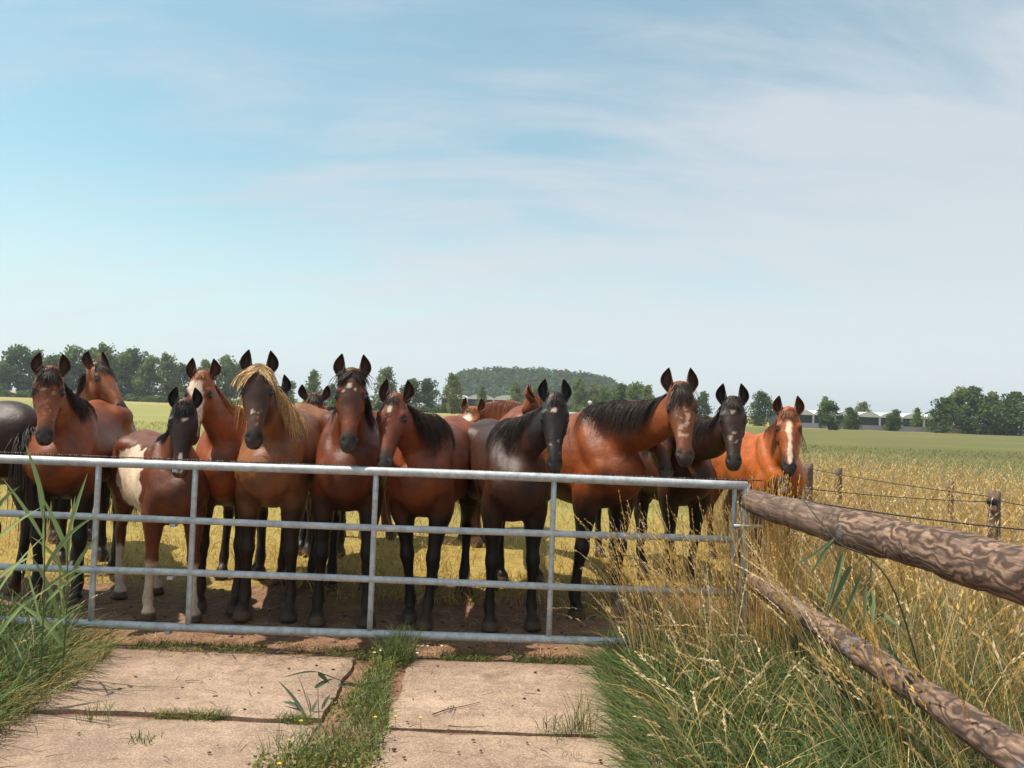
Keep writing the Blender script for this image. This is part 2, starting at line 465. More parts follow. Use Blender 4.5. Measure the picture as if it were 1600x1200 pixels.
log_between((nearp[0], nearp[1], -0.15), (nearp[0], nearp[1], tB[2] + 0.12), 0.085, 'fence_post', M_POST, 'wooden post at the near end of the log rails', 'post', 0.012, 24, 16, 4)
# wire fence
def px_post(px, pytop, Yd, r, label):
    t = at_depth(px, pytop, Yd)
    log_between((t[0], t[1], -0.15), t, r, 'fence_post', M_POST, label, 'post', 0.008, 14, 12, int(px))
    return t
P1 = px_post(1263, 724, 9.3, 0.055, 'grey wooden wire fence post beside the blazed chestnut horse')
P2 = px_post(1555, 767, 6.3, 0.045, 'wooden wire fence post standing in golden grass near the right edge')
P3 = px_post(1311, 731, 11.0, 0.05, 'small dark post top in the golden grass behind the wire fence')
P4 = px_post(1484, 752, 9.2, 0.04, 'reddish brown post top sticking out of far golden grass')
def wire_material():
    N = NT('fence_wire'); return N.finish(N.bsdf((0.05, 0.04, 0.035), 0.5, 0.4))
def rope_material():
    N = NT('twisted_rope')
    w = N.noise(N.coords('Object', (60, 1, 1)), 2.0, 1, 0.5)
    return N.finish(N.bsdf(N.ramp(w, [(0.42, (0.02, 0.018, 0.02)), (0.55, (0.30, 0.26, 0.24))], 'CONSTANT'), 0.7, 0.2))
M_WIRE, M_ROPE = wire_material(), rope_material()
def wire(p0, p1, r, label, mat=None, sag=0.02):
    p0, p1 = np.asarray(p0, float), np.asarray(p1, float)
    V, F = tube_between(p0, p1, r, 6, 30, True, sag=sag)
    o = np_mesh('fence_wire', V - p0, F, mat or M_WIRE); o.location = tuple(p0)
    tag(o, label, 'wire')
wire(at_depth(-60, 704, 5.16), at_depth(1192, 751, 5.20), 0.0042, 'thin twisted electric rope stretched just above the top gate rail', M_ROPE, 0.006)
wire(P1 - np.array([0.0, 0, 0.06]), P2 - np.array([0.0, 0, 0.05]), 0.0045, 'thin upper wire between the two grey fence posts')
wire(at_depth(1224, 759, 5.3), P2 - np.array([0.0, 0, 0.09]), 0.0035, 'pale wire from the gate post insulator to the right post')
wire(at_depth(1236, 779, 5.32), at_depth(1660, 833, 4.6), 0.0055, 'dark lower wire running above the thick log')
wire(P2 - np.array([0.0, 0, 0.07]), at_depth(1680, 795, 5.4), 0.0045, 'short wire leaving the right post towards the picture edge')
def plain(name, c, rough=0.5, spec=0.4):
    N = NT(name)
    n = N.noise(N.coords('Object'), 25, 3)
    return N.finish(N.bsdf(N.mix(N.mrange(n, 0.3, 0.7, 0.0, 0.35), c, tuple(v * 0.6 for v in c)), rough, spec))
M_BLACKP, M_PINKP, M_WHITEP = plain('black_plastic', (0.015, 0.016, 0.02)), plain('faded_plastic', (0.42, 0.24, 0.19)), plain('white_plastic', (0.66, 0.63, 0.58))
def insulator(p, sc, mat, mat2, label):
    root = empty('insulator', p); tag(root, label, 'insulator')
    for nm, c, r, m in (('knob', (0, 0, 0.012), (.032, .026, .024), mat), ('collar', (0.006, 0, -0.030), (.022, .022, .022), mat2)):
        th = np.linspace(0, math.pi, 8); ph = np.linspace(0, 2 * math.pi, 13)[:-1]
        S = np.stack([np.outer(np.sin(th), np.cos(ph)), np.outer(np.sin(th), np.sin(ph)), np.outer(np.cos(th), np.ones(12))], -1).reshape(-1, 3)
        S = np.sign(S) * np.abs(S) ** 0.7
        J = np.arange(96).reshape(8, 12)
        q = np.stack([J[:-1], np.roll(J[:-1], -1, 1), np.roll(J[1:], -1, 1), J[1:]], -1).reshape(-1, 4)[:, ::-1]
        np_mesh(nm, (S * np.array(r) + np.array(c)) * sc, q, m, root)
insulator(at_depth(1222, 756, 5.27), 1.25, M_BLACKP, M_PINKP, 'black wire insulator with pink collar on top of the thick log')
insulator(P2 + np.array([-0.05, -0.04, -0.10]), 1.2, M_BLACKP, M_PINKP, 'dark insulator on the right wire fence post')

# ------------------------------------------------------------------ far trees, wood, buildings
def leaf_material(name, mult=(1, 1, 1)):
    N = NT(name)
    c = N.mix(1.0, N.attr(), (*mult, 1), 'MULTIPLY')
    d = N.node('ShaderNodeBsdfDiffuse'); N.put(d.inputs[0], c)
    t = N.node('ShaderNodeBsdfTranslucent'); N.put(t.inputs[0], N.mix(1.0, c, (1.1, 1.15, 0.6, 1), 'MULTIPLY'))
    m = N.node('ShaderNodeMixShader'); m.inputs[0].default_value = 0.42
    N.l.new(d.outputs[0], m.inputs[1]); N.l.new(t.outputs[0], m.inputs[2])
    return N.finish(m)
M_LEAF = leaf_material('tree_leaves')
M_BARK = plain('tree_bark', (0.075, 0.058, 0.045), 0.9, 0.1)
def quads_at(P, size, r, flat=0.0):
    n = len(P)
    a = unit(r.normal(size=(n, 3))); b = unit(np.cross(a, unit(r.normal(size=(n, 3)))))
    s = (size * (0.6 + 0.8 * r.random(n)))[:, None] / 2
    V = np.stack([P - a * s - b * s * 0.7, P + a * s - b * s * 0.5, P + a * s * 0.8 + b * s * 0.7, P - a * s * 0.9 + b * s * 0.6], 1).reshape(-1, 3)
    return V, np.arange(4 * n).reshape(n, 4)
def tree_meshes(seed, H, W, nleaf, leaf, tone, low=0.12, conic=0.0):
    r = np.random.default_rng(seed)
    nl = 26
    lob = []
    for k in range(nl):
        z = low + (1 - low) * (k + r.random()) / nl
        prof = math.sin(math.pi * min(1, (0.10 + 0.86 * (z - low) / (1 - low)) ** (0.8 if conic == 0 else 0.55))) ** 0.6
        a = r.random() * 6.28; d = prof * W * 0.34 * math.sqrt(r.random())
        lob.append((math.cos(a) * d, math.sin(a) * d, z * H * 0.95, W * (0.13 + 0.10 * r.random()) * (0.55 + 0.5 * prof)))
    lob = np.array(lob)
    which = r.integers(0, nl, nleaf)
    dirs = unit(r.normal(size=(nleaf, 3))) * (r.random(nleaf) ** 0.30)[:, None]
    P = lob[which, :3] + dirs * lob[which, 3:4] * np.array([1, 1, 0.85])
    P += r.normal(size=P.shape) * leaf * 0.5
    V, F = quads_at(P, leaf, r)
    base = np.array(tone) * (0.7 + 0.6 * r.random((nl, 1)))[which] * (0.75 + 0.5 * r.random((nleaf, 1)))
    C = np.repeat(base, 4, 0)
    tv, tf = [], []
    n0 = 0
    segs = [((0, 0, -0.2), (0.15, 0.1, H * 0.45), W * 0.035, W * 0.02)]
    for k in range(0, nl, 3):
        segs.append(((0.1, 0.05, H * (low + 0.1 + 0.2 * r.random())), tuple(lob[k, :3]), W * 0.014, W * 0.004))
    for a, b, r0, r1 in segs:
        v, f = tube_between(a, b, r0, 7, 5, False, r1=r1)
        tv.append(v); tf.append(f[0] + n0); n0 += len(v)
    crown = np_mesh('crown', V, F, M_LEAF, None, False, C, link=False)
    trunk = np_mesh('trunk', np.concatenate(tv), np.concatenate(tf), M_BARK, None, True, link=False)
    return trunk.data, crown.data
T_DARK, T_MID, T_PALE = (0.095, 0.138, 0.058), (0.135, 0.180, 0.066), (0.185, 0.215, 0.085)
VAR = [tree_meshes(11, 13, 10, 2600, 0.55, T_MID, 0.06), tree_meshes(12, 13, 8.5, 2400, 0.55, T_PALE, 0.08),
       tree_meshes(13, 13, 11, 2800, 0.60, T_DARK, 0.05), tree_meshes(14, 13, 7.5, 2200, 0.5, T_MID, 0.10, 1.0), tree_meshes(15, 13, 12, 2800, 0.6, T_DARK, 0.03)]
def tree(px, top, Yd, var, label, group, wide=1.0, rz=None, name='broadleaf_tree'):
    b = at_depth(px, 640, Yd); t = at_depth(px, top, Yd)
    hgt = t[2]
    root = empty(name, (b[0], b[1], 0), rz if rz is not None else random.random() * 6.28)
    sc = hgt / 13.0
    root.scale = (sc * wide, sc * wide, sc)
    tag(root, label, 'tree', group)
    for nm, me in zip(('trunk', 'crown'), VAR[var]):
        o = bpy.data.objects.new(nm, me); COL.objects.link(o); o.parent = root
    return root
ROW = [(2, 566), (26, 540), (52, 547), (80, 556), (108, 541), (136, 545), (160, 538), (186, 552), (206, 546), (232, 557), (258, 553), (282, 568), (318, 560), (350, 557), (376, 566)]
for i, (px, top) in enumerate(ROW):
    lab = ['far tree in the left row, partly cut by the picture edge', 'first tall rounded tree of the left row', 'tree of the left row behind the ears of the leftmost bay',
           'second tree behind the leftmost bay horse head', 'tall tree between the two leftmost horse heads', 'tree of the left row behind the ears of the right-looking bay',
           'tall tree just right of the right-looking bay ears', 'tree of the left row beside the right-looking bay nose', 'rounded tree above the bay rump in the left row',
           'leafy tree left of the pinto foal in the far row', 'tree of the left row above the white pinto patch', 'low gap tree left of the blazed chestnut ears',
           'tree of the left row between the blazed chestnut ears', 'tree between the blazed chestnut and the flaxen-maned horse', 'last tree of the left row beside the flaxen mane'][i]
    tree(px, top, 178 + (i % 3) * 5, [0, 2, 1, 4, 0, 2, 1, 0, 4, 0, 1, 2, 3, 0, 2][i], lab, 'trees of the left row', 1.0 if i != 11 else 0.8)
for px, top, Yd, var, lab, wd in [
        (489, 576, 170, 3, 'lone pointed tree behind the small starred horse head', 1.0), (452, 596, 176, 0, 'low tree behind the flaxen mane', 1.0), (520, 600, 178, 2, 'low dark tree left of the centre bay ears', 0.9),
        (602, 574, 160, 1, 'round pale tree between the two centre bays', 1.0), (640, 592, 168, 2, 'dark tree above the red bay neck', 1.2), (668, 592, 170, 4, 'dark spreading tree right of the red bay ears', 1.0),
        (706, 584, 150, 1, 'light green tree left of the wooded hill', 0.95), (752, 602, 165, 3, 'small slim tree in front of the white roof', 0.8), (803, 597, 160, 1, 'bushy tree in front of the wooded hill', 0.9),
        (840, 606, 170, 0, 'bushy tree behind the black horse ears', 1.0), (905, 590, 158, 3, 'slim tree right of the black horse ears', 1.1), (926, 600, 158, 1, 'pale tree right of the slim tree below the hill', 0.8),
        (944, 604, 160, 0, 'round green tree above the bay back', 0.9), (968, 600, 158, 4, 'dark round tree left of the dark mane', 1.0), (992, 598, 156, 0, 'leafy tree touching the dark mane of the big bay', 1.0),
        (1012, 602, 160, 1, 'pale tree behind the dark mane of the big bay', 0.9), (1096, 612, 150, 2, 'dark tree between the big bay and the black horse', 0.9),
        (1190, 612, 135, 4, 'dark tree left of the blazed chestnut on the right', 1.0), (1160, 640, 150, 0, 'low shrub tree behind the black horse neck', 1.2),
        (1296, 626, 118, 2, 'dark tree in front of the long white-roofed stable', 1.05), (1288, 620, 230, 1, 'hazy round tree behind the stable roof', 1.0), (1330, 637, 130, 4, 'low dark tree beside the stable posts', 1.2),
        (1348, 628, 230, 1, 'hazy low round tree above the stable roof', 1.4), (1397, 640, 130, 2, 'small round dark tree in front of the stable', 1.2), (1433, 636, 135, 3, 'small slim tree at the stable end', 1.0)]:
    tree(px, top, Yd, var, lab, 'single trees beyond the meadow', wd)
for i, (px, top) in enumerate([(1476, 622), (1500, 606), (1527, 605), (1553, 613), (1582, 613), (1612, 620)]):
    tree(px, top, 128 + (i % 2) * 5, [4, 0, 2, 1, 4, 0][i], ['low left tree of the clump on the right', 'tall second tree of the clump on the right', 'highest middle tree of the right clump', 'pale tree right of the highest in the right clump',
         'tree near the right picture edge in the far clump', 'tree cut by the right picture edge'][i], 'trees of the right clump', 1.15)
# low bushes that close the foot of the left row
def bush_mesh(seed, tone):
    r = np.random.default_rng(seed)
    n = 700
    P = unit(r.normal(size=(n, 3))) * (r.random(n) ** 0.35)[:, None] * np.array([2.6, 1.6, 1.5]); P[:, 2] = np.abs(P[:, 2]) * 1.2
    V, F = quads_at(P, 0.5, r)
    return np_mesh('hedge_bush', V, F, M_LEAF, None, False, np.repeat(np.array(tone) * (0.6 + 0.8 * r.random((n, 1))), 4, 0), link=False).data
BUSH = [bush_mesh(s, t) for s, t in ((1, T_DARK), (2, T_DARK), (3, T_MID))]
hedges = [tag(empty('hedge', (0, 172, 0)), 'dark uneven hedge at the foot of the left tree row', 'hedge'), tag(empty('hedge', (0, 164, 0)), 'dark uneven hedge in front of the sheds at the middle of the meadow end', 'hedge')]
for i in range(46):
    px = -10 + i * 22.5
    if 395 < px < 470: continue
    b = at_depth(px, 640, 172 if px < 400 else 164)
    hr_ = hedges[0] if px < 400 else hedges[1]
    o = bpy.data.objects.new('bush', BUSH[i % 3]); COL.objects.link(o); o.parent = hr_
    o.location = (b[0], random.uniform(-3, 3), -0.2); o.rotation_euler[2] = random.random() * 6.28
    s_ = random.uniform(0.8, 1.5); o.scale = (s_ * 1.2, s_, s_)

# wooded hill: one far mass of trees
hp = np.array([(712, 596), (717, 580), (726, 575), (790, 572), (850, 574), (895, 577), (930, 582), (955, 588), (965, 597), (1008, 604), (1020, 622)], float)
HD = 460.0
hx = np.array([at_depth(p[0], p[1], HD)[0] for p in hp]); hz = np.array([at_depth(p[0], p[1], HD)[2] for p in hp])
r_ = np.random.default_rng(21)
nn_ = 900
ux = r_.uniform(hx[0], hx[-1], nn_); uy = r_.random(nn_)
prof = np.interp(ux, hx, hz) - 3.0
cz = prof * (1 - 0.96 * (1 - uy) ** 1.3)
cyy = HD - 28 * (1 - uy)
lp = []; lc = []
for k in range(nn_):
    m = 46
    rad = r_.uniform(1.8, 3.2)
    lp.append(np.array([ux[k], cyy[k], cz[k]]) + unit(r_.normal(size=(m, 3))) * rad * (r_.random((m, 1)) ** 0.3) * np.array([1, 1, 1.1]))
    lc.append(np.tile(np.array((0.110, 0.155, 0.074)) * (0.6 + 0.8 * r_.random()), (m, 1)) * (0.8 + 0.4 * r_.random((m, 1))))
lp = np.concatenate(lp); lc = np.concatenate(lc)
V, F = quads_at(lp, 1.35, r_)
tag(np_mesh('far_wood', V, F, M_LEAF, None, False, np.repeat(lc, 4, 0)), 'distant wooded hill seen as one dark green mass', 'wood', kind='stuff')
xs = np.linspace(hx[0] - 6, hx[-1] + 6, 40)
hv, hq = [], []
for j, f in enumerate((0.0, 0.35, 0.7, 1.0)):
    zz = np.maximum((np.interp(xs, hx, hz) - 5.0) * f ** 0.7, 0) - 1.0
    hv.append(np.stack([xs, np.full(40, HD - 26 + 26 * f), zz], -1))
hv.append(np.stack([xs, np.full(40, HD + 60), np.full(40, -1.0)], -1))
hv = np.concatenate(hv)
J = np.arange(200).reshape(5, 40)
hq = np.stack([J[:-1, :-1], J[:-1, 1:], J[1:, 1:], J[1:, :-1]], -1).reshape(-1, 4)
tag(np_mesh('hill', hv, hq, plain('hill_soil', (0.03, 0.045, 0.025), 0.95, 0.05)), kind='structure')

# long low stable with pale roofs
M_WROOF = plain('pale_roof_sheet', (0.74, 0.74, 0.72), 0.6, 0.3)
M_DWALL = plain('dark_stable_wall', (0.035, 0.055, 0.070), 0.7, 0.2)
M_POSTW = plain('white_stable_post', (0.62, 0.62, 0.60), 0.6, 0.2)
M_LILAC = plain('pale_board_wall', (0.40, 0.38, 0.44), 0.8, 0.2)
def stable(px0, px1, ytop, Yd, bays, label, eave=None):
    a = at_depth(px0, ytop + (px0 - 1250) * 0.036, Yd); b = at_depth(px1, ytop + (px1 - 1250) * 0.036, Yd)
    root = empty('stable_building', (a[0], Yd, 0)); tag(root, label, 'building')
    Ln = b[0] - a[0]; Hh = a[2]; we = Hh * 0.78; dp = 12.0
    V, F = box_mesh((Ln / 2, dp / 2 + 0.3, we / 2), (Ln, dp, we)); np_mesh('wall', V, F, M_DWALL, root, False)
    bw = Ln / bays
    for k in range(bays):
        n = 12
        t = np.linspace(0, 1, n); xx = k * bw + 0.05 + t * (bw - 0.1)
        arch = we + (Hh - we) * np.sin(math.pi * t) ** 0.7
        prof = np.concatenate([np.stack([xx, np.full(n, -0.4), arch], -1), np.stack([xx, np.full(n, dp + 0.6), arch], -1),
                               np.stack([xx, np.full(n, -0.4), np.full(n, we - 0.25)], -1)])
        J = np.arange(3 * n).reshape(3, n)
        q = np.concatenate([np.stack([J[0, :-1], J[0, 1:], J[1, 1:], J[1, :-1]], -1), np.stack([J[2, :-1], J[2, 1:], J[0, 1:], J[0, :-1]], -1)])
        np_mesh('roof', prof, q, M_WROOF, root, False)
    for k in range(bays + 1):
        V, F = box_mesh((k * bw, -0.1, we / 2), (0.30, 0.30, we)); np_mesh('post', V, F, M_POSTW, root, False)
    return root
stable(1236, 1478, 640, 146, 7, 'long low stable with scalloped pale roof and dark walls on the right')
stable(690, 812, 634, 196, 3, 'pale-roofed barn half hidden by trees below the wooded hill')
stable(884, 1100, 657, 150, 5, 'low dark shed with pale roof edge behind the big bay horse')
def low_wall(px0, px1, ptop, Yd, label):
    a = at_depth(px0, ptop + (px0 - 1250) * 0.036, Yd); b = at_depth(px1, ptop + (px1 - 1250) * 0.036, Yd)
    V, F = box_mesh(((b[0] - a[0]) / 2, 0, a[2] / 2), (b[0] - a[0], 0.3, a[2]))
    o = np_mesh('boundary_wall', V, F, M_LILAC, None, False); o.location = (a[0], Yd, 0)
    tag(o, label, 'wall')
low_wall(1236, 1660, 660.5, 132, 'low pale lilac wall at the far right end of the meadow')
def lamp(px, top, Yd, label):
    b = at_depth(px, top, Yd)
    root = empty('lamp_post', (b[0], Yd, 0)); tag(root, label, 'lamp post', 'white lamp posts beyond the meadow')
    V, F = tube_between((0, 0, 0), (0, 0, b[2] - 0.3), 0.13, 8, 3); np_mesh('pole', V, F, M_POSTW, root)
    th = np.linspace(0, math.pi, 7); ph = np.linspace(0, 2 * math.pi, 11)[:-1]
    S = np.stack([np.outer(np.sin(th), np.cos(ph)), np.outer(np.sin(th), np.sin(ph)), np.outer(np.cos(th), np.ones(10))], -1).reshape(-1, 3)
    J = np.arange(70).reshape(7, 10)
    q = np.stack([J[:-1], np.roll(J[:-1], -1, 1), np.roll(J[1:], -1, 1), J[1:]], -1).reshape(-1, 4)[:, ::-1]
    np_mesh('lamp_head', S * np.array([0.42, 0.42, 0.30]) + np.array([0, 0, b[2] - 0.2]), q, M_WROOF, root)
lamp(922, 627, 148, 'white lamp post left of the three above the bay back')
lamp(940, 634, 148, 'white lamp post in the middle of the three above the bay back')
lamp(958, 630, 148, 'white lamp post nearest the dark mane of the big bay')

def twig(pts, r0, label):
    P = catmull(np.array([on_ground(*p, 0.034) for p in pts]), 4); b0 = P[0].copy()
    V, Q, t, i = tubes((P - b0)[None], np.array([r0]), lambda t: 1 - 0.6 * t, 6, 2)
    o = np_mesh('twig', V, Q, M_BARK); o.location = tuple(b0); tag(o, label, 'twig')
# ------------------------------------------------------------------ horses
class Field:
    """a distance field on a grid; shapes are blended in smoothly and the zero level becomes one skin"""
    def __init__(self, lo, hi, h):
        self.lo = np.array(lo, float); self.h = h
        self.n = np.ceil((np.array(hi) - self.lo) / h).astype(int) + 1
        self.D = np.full(self.n, 10.0, dtype=np.float32)
    def block(self, lo, hi):
        a = np.clip(np.floor((np.array(lo) - self.lo) / self.h).astype(int), 0, self.n)
        b = np.clip(np.ceil((np.array(hi) - self.lo) / self.h).astype(int) + 1, 0, self.n)
        if np.any(b <= a): return None, None
        ax = [self.lo[k] + self.h * np.arange(a[k], b[k], dtype=np.float32) for k in range(3)]
        X, Y, Z = np.meshgrid(*ax, indexing='ij')
        return tuple(slice(a[k], b[k]) for k in range(3)), np.stack([X, Y, Z], -1).astype(np.float32)
    def blend(self, sl, d, k, cut=False):
        A = self.D[sl]
        if cut:
            d = -d
            h = np.clip(0.5 - 0.5 * (A - d) / k, 0, 1)
            self.D[sl] = A + (d - A) * h + k * h * (1 - h)
        else:
            h = np.clip(0.5 + 0.5 * (A - d) / k, 0, 1)
            self.D[sl] = A + (d - A) * h - k * h * (1 - h)
    def ell(self, c, r, frame=None, k=0.03, cut=False):
        c = np.asarray(c, float); r = np.asarray(r, float)
        F = np.eye(3) if frame is None else np.asarray(frame)
        m = r.max() + k + 2.5 * self.h
        sl, P = self.block(c - m, c + m)
        if sl is None: return
        q = (P - c.astype(np.float32)) @ F.T.astype(np.float32)
        k0 = np.sqrt(((q / r) ** 2).sum(-1)) + 1e-6
        k1 = np.sqrt(((q / (r * r)) ** 2).sum(-1)) + 1e-6
        self.blend(sl, (k0 * (k0 - 1) / k1).astype(np.float32), k, cut)
    def loft(self, pts, A, B, U, k=0.03, sub=3, cut=False, cap=None):
        """pts (n,3) centre line, A lateral radii, B radii across, U lateral direction per station"""
        pts = np.asarray(pts, float); A = np.asarray(A, float); B = np.asarray(B, float)
        U = np.asarray(U, float)
        if U.ndim == 1: U = np.tile(U, (len(pts), 1))
        S = np.concatenate([pts, A[:, None], B[:, None], U], 1)
        S = catmull(S, sub)
        m = max(A.max(), B.max()) + k + 2.5 * self.h
        sl, P = self.block(S[:, :3].min(0) - m, S[:, :3].max(0) + m)
        if sl is None: return
        best = np.full(P.shape[:3], 10.0, dtype=np.float32)
        for i in range(len(S) - 1):
            p0, p1 = S[i, :3], S[i + 1, :3]
            L = np.linalg.norm(p1 - p0)
            if L < 1e-6: continue
            w = (p1 - p0) / L
            u = S[i, 5:8] + S[i + 1, 5:8]; u = u - w * (u @ w); u /= np.linalg.norm(u)
            v = np.cross(w, u)
            mm = max(S[i:i + 2, 3:5].max(), 0) + k + 2.5 * self.h
            lo = np.minimum(p0, p1) - mm; hi = np.maximum(p0, p1) + mm
            a = np.array([s.start for s in sl])
            ia = np.clip(np.floor((lo - self.lo) / self.h).astype(int) - a, 0, best.shape)
            ib = np.clip(np.ceil((hi - self.lo) / self.h).astype(int) + 1 - a, 0, best.shape)
            ss = tuple(slice(ia[j], ib[j]) for j in range(3))
            q = P[ss] - p0.astype(np.float32)
            qw = q @ w.astype(np.float32); qu = q @ u.astype(np.float32); qv = q @ v.astype(np.float32)
            t = np.clip(qw / L, 0, 1); e = qw - t * L
            a_ = S[i, 3] + (S[i + 1, 3] - S[i, 3]) * t
            b_ = S[i, 4] + (S[i + 1, 4] - S[i, 4]) * t
            c_ = np.minimum(a_, b_) if cap is None else cap
            k0 = np.sqrt((qu / a_) ** 2 + (qv / b_) ** 2 + (e / c_) ** 2) + 1e-6
            k1 = np.sqrt((qu / a_ ** 2) ** 2 + (qv / b_ ** 2) ** 2 + (e / c_ ** 2) ** 2) + 1e-6
            best[ss] = np.minimum(best[ss], k0 * (k0 - 1) / k1)
        self.blend(sl, best, k, cut)
    def sample(self, P):
        q = (P - self.lo) / self.h
        q = np.clip(q, 0, np.array(self.n) - 1.001)
        i = q.astype(int); f = q - i
        r = 0
        for dx in (0, 1):
            for dy in (0, 1):
                for dz in (0, 1):
                    w = (f[:, 0] if dx else 1 - f[:, 0]) * (f[:, 1] if dy else 1 - f[:, 1]) * (f[:, 2] if dz else 1 - f[:, 2])
                    r = r + w * np.minimum(self.D[i[:, 0] + dx, i[:, 1] + dy, i[:, 2] + dz], 0.2)
        return r
    def grad(self, P):
        e = self.h
        g = np.stack([self.sample(P + np.eye(3)[k] * e) - self.sample(P - np.eye(3)[k] * e) for k in range(3)], -1)
        return unit(g)
    def surface(self):
        """naive surface nets"""
        D = self.D; S = D < 0
        n = D.shape
        c = np.zeros((n[0] - 1, n[1] - 1, n[2] - 1), dtype=np.int8)
        for dx in (0, 1):
            for dy in (0, 1):
                for dz in (0, 1):
                    c += S[dx:n[0] - 1 + dx, dy:n[1] - 1 + dy, dz:n[2] - 1 + dz]
        cells = np.argwhere((c > 0) & (c < 8))
        idx = np.full(c.shape, -1, dtype=np.int32)
        idx[cells[:, 0], cells[:, 1], cells[:, 2]] = np.arange(len(cells))
        acc = np.zeros((len(cells), 3)); cnt = np.zeros(len(cells))
        corners = [(x, y, z) for x in (0, 1) for y in (0, 1) for z in (0, 1)]
        val = {k: D[cells[:, 0] + k[0], cells[:, 1] + k[1], cells[:, 2] + k[2]].astype(float) for k in corners}
        for a in corners:
            for ax in range(3):
                if a[ax]: continue
                b = list(a); b[ax] = 1; b = tuple(b)
                va, vb = val[a], val[b]
                m = (va < 0) != (vb < 0)
                t = np.where(m, va / np.where(m, va - vb, 1), 0)
                p = np.tile(np.array(a, float), (len(cells), 1)); p[:, ax] += t
                acc[m] += p[m]; cnt[m] += 1
        V = self.lo + self.h * (cells + acc / cnt[:, None])
        Q = []
        for ax in range(3):
            o1, o2 = (ax + 1) % 3, (ax + 2) % 3
            s0 = [slice(None)] * 3; s1 = [slice(None)] * 3
            s0[ax] = slice(0, n[ax] - 1); s1[ax] = slice(1, n[ax])
            ed = np.argwhere(S[tuple(s0)] != S[tuple(s1)])
            ed = ed[(ed[:, o1] > 0) & (ed[:, o2] > 0) & (ed[:, o1] < n[o1] - 1) & (ed[:, o2] < n[o2] - 1)]
            fl = S[ed[:, 0], ed[:, 1], ed[:, 2]]
            def ci(d1, d2):
                e = ed.copy(); e[:, o1] -= d1; e[:, o2] -= d2
                return idx[e[:, 0], e[:, 1], e[:, 2]]
            q = np.stack([ci(1, 1), ci(0, 1), ci(0, 0), ci(1, 0)], 1)
            q[~fl] = q[~fl][:, ::-1]
            Q.append(q)
        return V, np.concatenate(Q)

def catmull(S, sub):
    S = np.asarray(S, float)
    if sub <= 1 or len(S) < 3: return S
    P = np.concatenate([2 * S[:1] - S[1:2], S, 2 * S[-1:] - S[-2:-1]])
    out = []
    for i in range(1, len(P) - 2):
        p0, p1, p2, p3 = P[i - 1], P[i], P[i + 1], P[i + 2]
        for j in range(sub):
            t = j / sub
            out.append(0.5 * (2 * p1 + (p2 - p0) * t + (2 * p0 - 5 * p1 + 4 * p2 - p3) * t * t + (3 * p1 - p0 - 3 * p2 + p3) * t ** 3))
    out.append(S[-1])
    return np.array(out)
def relax(V, Q, it, lam=0.5):
    e = np.concatenate([Q[:, [0, 1]], Q[:, [1, 2]], Q[:, [2, 3]], Q[:, [3, 0]]])
    e = np.concatenate([e, e[:, ::-1]])
    deg = np.bincount(e[:, 0], minlength=len(V)).astype(float)
    for i in range(it):
        l = lam if i % 2 == 0 else -lam * 0.9
        m = np.stack([np.bincount(e[:, 0], weights=V[e[:, 1], k], minlength=len(V)) for k in range(3)], 1) / deg[:, None]
        V = V + l * (m - V)
    return V

def strands(field, P0, dir0, length, radius, steps=6, grav=0.3, stiff=0.75, clear=0.010, wav=0.05, seed=0, pull=None):
    """locks of hair that start at P0, bend under gravity and rest on the skin; returns verts, quads, t"""
    r = np.random.default_rng(seed)
    n = len(P0)
    P = P0.copy(); d = unit(dir0)
    path = [P.copy()]
    step = (length / steps)[:, None]
    ph = r.random((n, 3)) * 6.28
    for s in range(steps):
        wv = np.sin(ph + s * 1.1) * wav
        g = np.array([0, 0, -1.0]) if pull is None else pull
        d = unit(d * stiff + g * grav * (0.4 + s / steps) + wv)
        P = P + d * step
        for _ in range(2):
            dd = field.sample(P)
            m = dd < clear
            if m.any():
                g = field.grad(P[m])
                P[m] = P[m] + g * (clear - dd[m])[:, None]
        d = unit(P - path[-1])
        path.append(P.copy())
    path = np.stack(path, 1)
    return tubes(path, radius, taper=lambda t: 1.0 - 0.85 * t ** 1.6, seed=seed)
def tubes(path, radius, taper, sides=3, seed=0):
    n, m = path.shape[:2]
    T = np.gradient(path, axis=1); T = unit(T)
    ref = unit(np.random.default_rng(seed + 5).normal(size=(n, 1, 3)))
    A = unit(np.cross(T, np.broadcast_to(ref, T.shape))); B = np.cross(T, A)
    t = np.linspace(0, 1, m)
    rad = np.asarray(radius)[:, None, None] * taper(t)[None, :, None]
    V = np.stack([path + rad * (math.cos(a) * A + math.sin(a) * B) for a in np.arange(sides) * 2 * math.pi / sides], 2)
    base = (np.arange(n)[:, None, None] * m + np.arange(m - 1)[None, :, None]) * sides
    k = np.arange(sides)[None, None, :]; k2 = (k + 1) % sides
    Q = np.stack([base + k, base + k2, base + sides + k2, base + sides + k], -1).reshape(-1, 4)
    tt = np.broadcast_to(t[None, :, None], (n, m, sides)).ravel()
    ii = np.broadcast_to(np.arange(n)[:, None, None], (n, m, sides)).ravel()
    return V.reshape(-1, 3), Q, tt, ii

